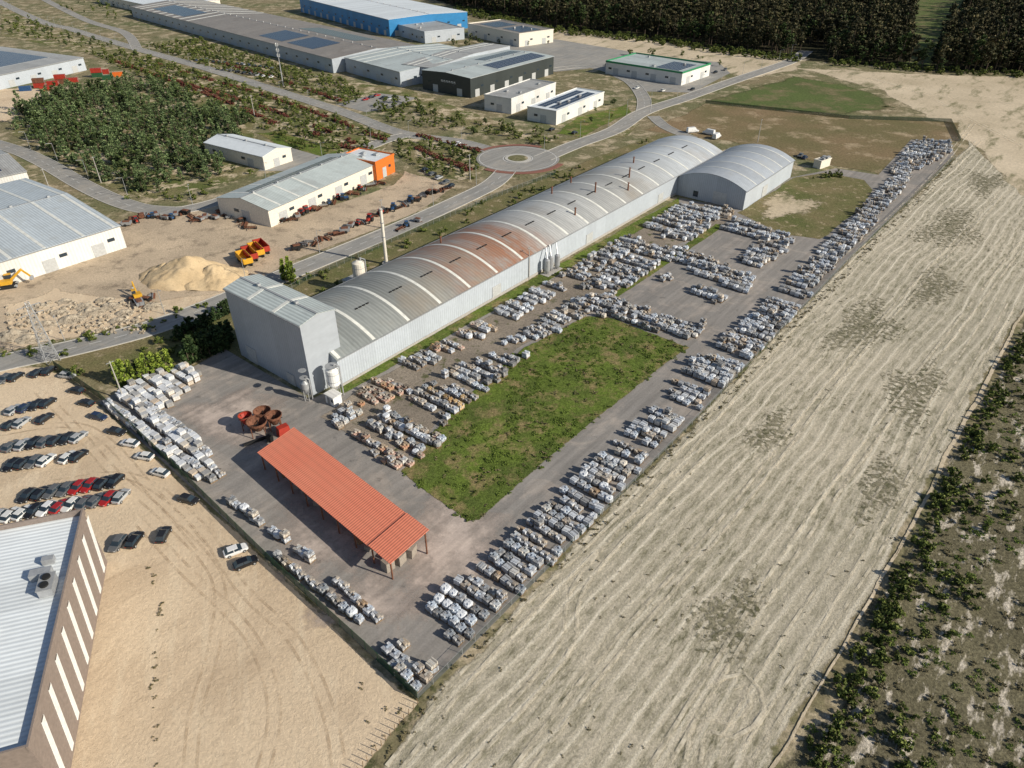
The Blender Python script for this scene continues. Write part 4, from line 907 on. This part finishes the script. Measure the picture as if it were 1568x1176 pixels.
def heap(name,xy,rx,ry,h,mt,seed,n=44,rough=1.0):
    b=MB(); i=b.mi(mt)
    for y in range(n+1):
        for x in range(n+1):
            u=2*x/n-1; v=2*y/n-1; r=math.hypot(u,v); q=Vector((u*2.2+seed,v*2.2,seed))
            e=max(0,1-r*(1+.25*noise.noise(q))); z=h*(e**.9)*(1+.45*rough*noise.noise(q*1.3))+.2*rough*h*abs(noise.noise(q*3))*min(1,e*3)-.05
            b.v.append((u*rx,v*ry,z+(.03 if e<=0 else .06)-(.2 if e<=0 else 0)))
    for y in range(n):
        for x in range(n): k=y*(n+1)+x; b.f.append((k,k+1,k+n+2,k+n+1)); b.m.append(i)
    o=b.obj(name,None,(xy[0],xy[1],0)); o.data.polygons.foreach_set('use_smooth',[True]*len(o.data.polygons)); return o
M['sandpile']=ground('loose_sand',(.68,.52,.32),(.60,.45,.27),(.44,.33,.20),s1=.15,s2=.5,thr=.62,sf=2,lo=.85,hi=1.12,fade=False)
M['palepile']=ground('stone_rubble',(.64,.55,.42),(.49,.41,.31),(.24,.2,.15),s1=.3,s2=.9,thr=.57,sf=3,lo=.6,hi=1.25,fade=False,bump=1)
heap('sand_heap',G(290,424),14,10,6.8,'sandpile',3.1,rough=.6); heap('sand_heap',G(330,428),10,8,4.8,'sandpile',8.7,rough=.6); heap('sand_heap',G(258,420),9,7,3.6,'sandpile',5.2,rough=.6)
for k,(u,v,s) in enumerate([(20,515,5),(45,520,4),(70,498,3.5),(110,490,4),(140,478,4),(170,470,3.5),(128,470,3),(90,480,3),(160,460,3),(190,480,3),(235,470,3.5),(60,470,3),(100,462,2.5),(180,492,3)]): heap('rubble_heap',G(u,v),s,s*.7,s*.4,'palepile',k*2.3,20)
b=MB(); o=G(110,485)
for k in range(260):
    p=G(R.uniform(10,235),R.uniform(462,512)); q=p-o; s=R.uniform(.3,1.1); b.box((q.x,q.y,s*.3),(s*1.2,s,s*.7),'palepile',rz=R.uniform(0,3),jit=s*.18,taper=.8)
b.obj('scattered_boulders',None,(o.x,o.y,.06))
b=MB()
for (x,y,r,mt) in[(0,0,2.2,'rust'),(3.6,1.2,1.8,'rust'),(1.2,3.6,1.9,'rust'),(-2.5,3.0,1.5,'redp')]:
    for k in range(14):
        a0,a1=2*math.pi*k/14,2*math.pi*(k+1)/14
        for ra,rb,z0,z1 in((r*.35,r,1.2,3.2),(r,r,3.2,3.7)):
            b.poly([(x+ra*math.cos(a0),y+ra*math.sin(a0),z0),(x+ra*math.cos(a1),y+ra*math.sin(a1),z0),(x+rb*math.cos(a1),y+rb*math.sin(a1),z1),(x+rb*math.cos(a0),y+rb*math.sin(a0),z1)],mt)
        b.box((x+r*math.cos(a0),y+r*math.sin(a0),3.7),(.14,.48*r,.14),'rust',rz=a0)
    for k in range(4):
        a=.78+1.57*k; b.cyl((x+r*.9*math.cos(a),y+r*.9*math.sin(a),0),(x+r*.9*math.cos(a),y+r*.9*math.sin(a),3.3),.12,.12,'rust',6)
    b.box((x,y,2.6),(2*r,.14,.14),'black'); b.box((x,y,2.6),(.14,2*r,.14),'black')
b.box((5.2,-1.6,1.1),(2.8,1.8,2.2),'redp',rz=.4,taper=.85); b.box((-1,-3,.5),(5,.5,.5),'black',rz=.3); b.box((2.2,-3.2,.9),(1.4,1.2,1.8),'black')
b.obj('rusty_stone_hoppers',None,(*G(398,665),.1),.3)
# ------------------------------------------------------------ poles, lamps, pylon, fences
def lamp(h=8,arm=1.8):
    b=MB(); b.cyl((0,0,0),(0,0,.4),.16,.13,'galv',8); b.cyl((0,0,.4),(0,0,h),.1,.06,'galv',8); b.cyl((0,0,h),(arm,0,h+.4),.05,.04,'galv',6); b.box((arm+.3,0,h+.4),(.8,.28,.12),'trim'); return b.mesh('lamp')
lm=lamp()
for Q,step,off in((r1,9,5.4),(r2,10,-5.2),(r3,11,4.8),(r4,9,5.6)):
    N=norms(Q)
    for i in range(4,len(Q)-2,step): p=Q[i]+N[i]*off; place('street_lamp',lm,p,math.atan2(-N[i].y*off,-N[i].x*off))
def pole(h,arms=1,mt='concrete'):
    b=MB(); b.cyl((0,0,0),(0,0,h),.22,.12,mt,8)
    for k in range(arms): b.box((0,0,h-.4-k*1.1),(1.8,.1,.12),'galv'); [b.cyl((x,0,h-.35-k*1.1),(x,0,h-.05-k*1.1),.05,.04,'glass',6) for x in(-.8,0,.8)]
    return b.mesh('pole')
pm=pole(11)
for u,v in [(810,428),(720,276),(1160,218),(190,612),(80,300),(155,280),(390,178),(588,350)]: place('utility_pole',pm,G(u,v),ANG)
b=MB(); b.cyl((0,0,0),(0,0,24),.4,.2,'galv',12)
for z in(17,20,23): b.cyl((0,0,z),(0,0,z+.2),.9,.9,'galv',12); [b.box((.9*math.cos(a),.9*math.sin(a),z+.9),(.12,.35,1.6),'whitep',rz=a) for a in(0,2.09,4.19)]
b.obj('telecom_mast',None,(*G(434,132),0))
def pylon(h=17):
    b=MB(); w=1.6
    def at(k,z): t=w*(1-.75*z/h); sx,sy=((-1,-1),(1,-1),(1,1),(-1,1))[k%4]; return (sx*t,sy*t,z)
    for k in range(4): b.cyl(at(k,0),at(k,h),.09,.06,'galv',4)
    n=9
    for j in range(n):
        z0,z1=h*j/n,h*(j+1)/n
        for k in range(4): b.cyl(at(k,z0),at(k+1,z1),.045,.045,'galv',4); b.cyl(at(k+1,z0),at(k,z1),.045,.045,'galv',4); b.cyl(at(k,z1),at(k+1,z1),.045,.045,'galv',4)
    for z in(h-1,h-3.2): b.box((0,0,z),(5.4,.15,.15),'galv'); [b.cyl((x,0,z-.7),(x,0,z),.07,.07,'glass',6) for x in(-2.5,-1.2,1.2,2.5)]
    return b.obj('lattice_pylon',None,(*G(80,552),0),.8)
pylon()
def meshfence(name,pts,h=2.0,mt='greenp',alpha=.5):
    n=NT('wire_mesh_'+name); n.fin((.02,.06,.04),.5); n.b.inputs['Alpha'].default_value=alpha
    Q=straight(PX(pts),3.0); E=empty(name,(Q[0].x,Q[0].y,0)); b=MB(); w=MB(); o=Q[0]
    for i,q in enumerate(Q):
        b.cyl((q.x-o.x,q.y-o.y,0),(q.x-o.x,q.y-o.y,h+.1),.05,.05,mt,5)
        if i:
            p=Q[i-1]; w.poly([(p.x-o.x,p.y-o.y,.05),(q.x-o.x,q.y-o.y,.05),(q.x-o.x,q.y-o.y,h),(p.x-o.x,p.y-o.y,h)],n.m)
            b.cyl((p.x-o.x,p.y-o.y,h),(q.x-o.x,q.y-o.y,h),.025,.025,mt,4)
    b.obj('posts_and_rail',E); w.obj('wire_mesh',E)
meshfence('green_mesh_fence',[(85,563),(155,612),(290,740),(420,868),(560,995),(640,1072)],2.3,alpha=.85)
meshfence('field_fence',[(640,1072),(708,1002),(1050,660),(1300,398),(1462,242)],1.5,'galv',.22)
meshfence('field_gate_fence',[(1080,158),(1300,182),(1455,187),(1470,217)],1.8,alpha=.7)
meshfence('roadside_fence',[(400,470),(470,430),(600,371),(745,308),(850,268)],1.8,'galv',.25)
b=MB()
for k in range(14):
    p=G(640-k*7,1078+k*8); o=G(640,1078); b.cyl((p.x-o.x,p.y-o.y,0),(p.x-o.x+R.uniform(-.1,.1),p.y-o.y,1.5),.06,.05,'wood',5)
b.obj('wooden_fence_posts',None,(*G(640,1078),0))
# ------------------------------------------------------------ light, world, camera
sun_dir=Vector((.92,-.40,0)).normalized(); el=math.radians(29)
sd=Vector((sun_dir.x*math.cos(el),sun_dir.y*math.cos(el),math.sin(el)))
l=bpy.data.lights.new('sun','SUN'); l.energy=5.0; l.angle=math.radians(.5); l.color=(1,.925,.79)
so=bpy.data.objects.new('sun',l); scn.collection.objects.link(so); so.rotation_euler=sd.to_track_quat('Z','Y').to_euler(); so.location=(200,-80,150)
w=bpy.data.worlds.new('World'); scn.world=w; w.use_nodes=True; nt=w.node_tree; sk=nt.nodes.new('ShaderNodeTexSky'); sk.sky_type='NISHITA'; sk.sun_disc=False
sk.sun_elevation=el; sk.sun_rotation=math.atan2(sun_dir.x,sun_dir.y); bg=nt.nodes['Background']; bg.inputs[1].default_value=.082; nt.links.new(sk.outputs[0],bg.inputs[0])
cam=bpy.data.cameras.new('camera'); co=bpy.data.objects.new('camera',cam); scn.collection.objects.link(co); co.location=(0,0,H); co.rotation_euler=(math.pi/2-TH,0,0)
cam.sensor_width=36; cam.lens=36*FP/1568; cam.clip_end=9000; cam.clip_start=.5; scn.camera=co
scn.view_settings.view_transform='Standard'; scn.view_settings.look='None'; scn.view_settings.exposure=0
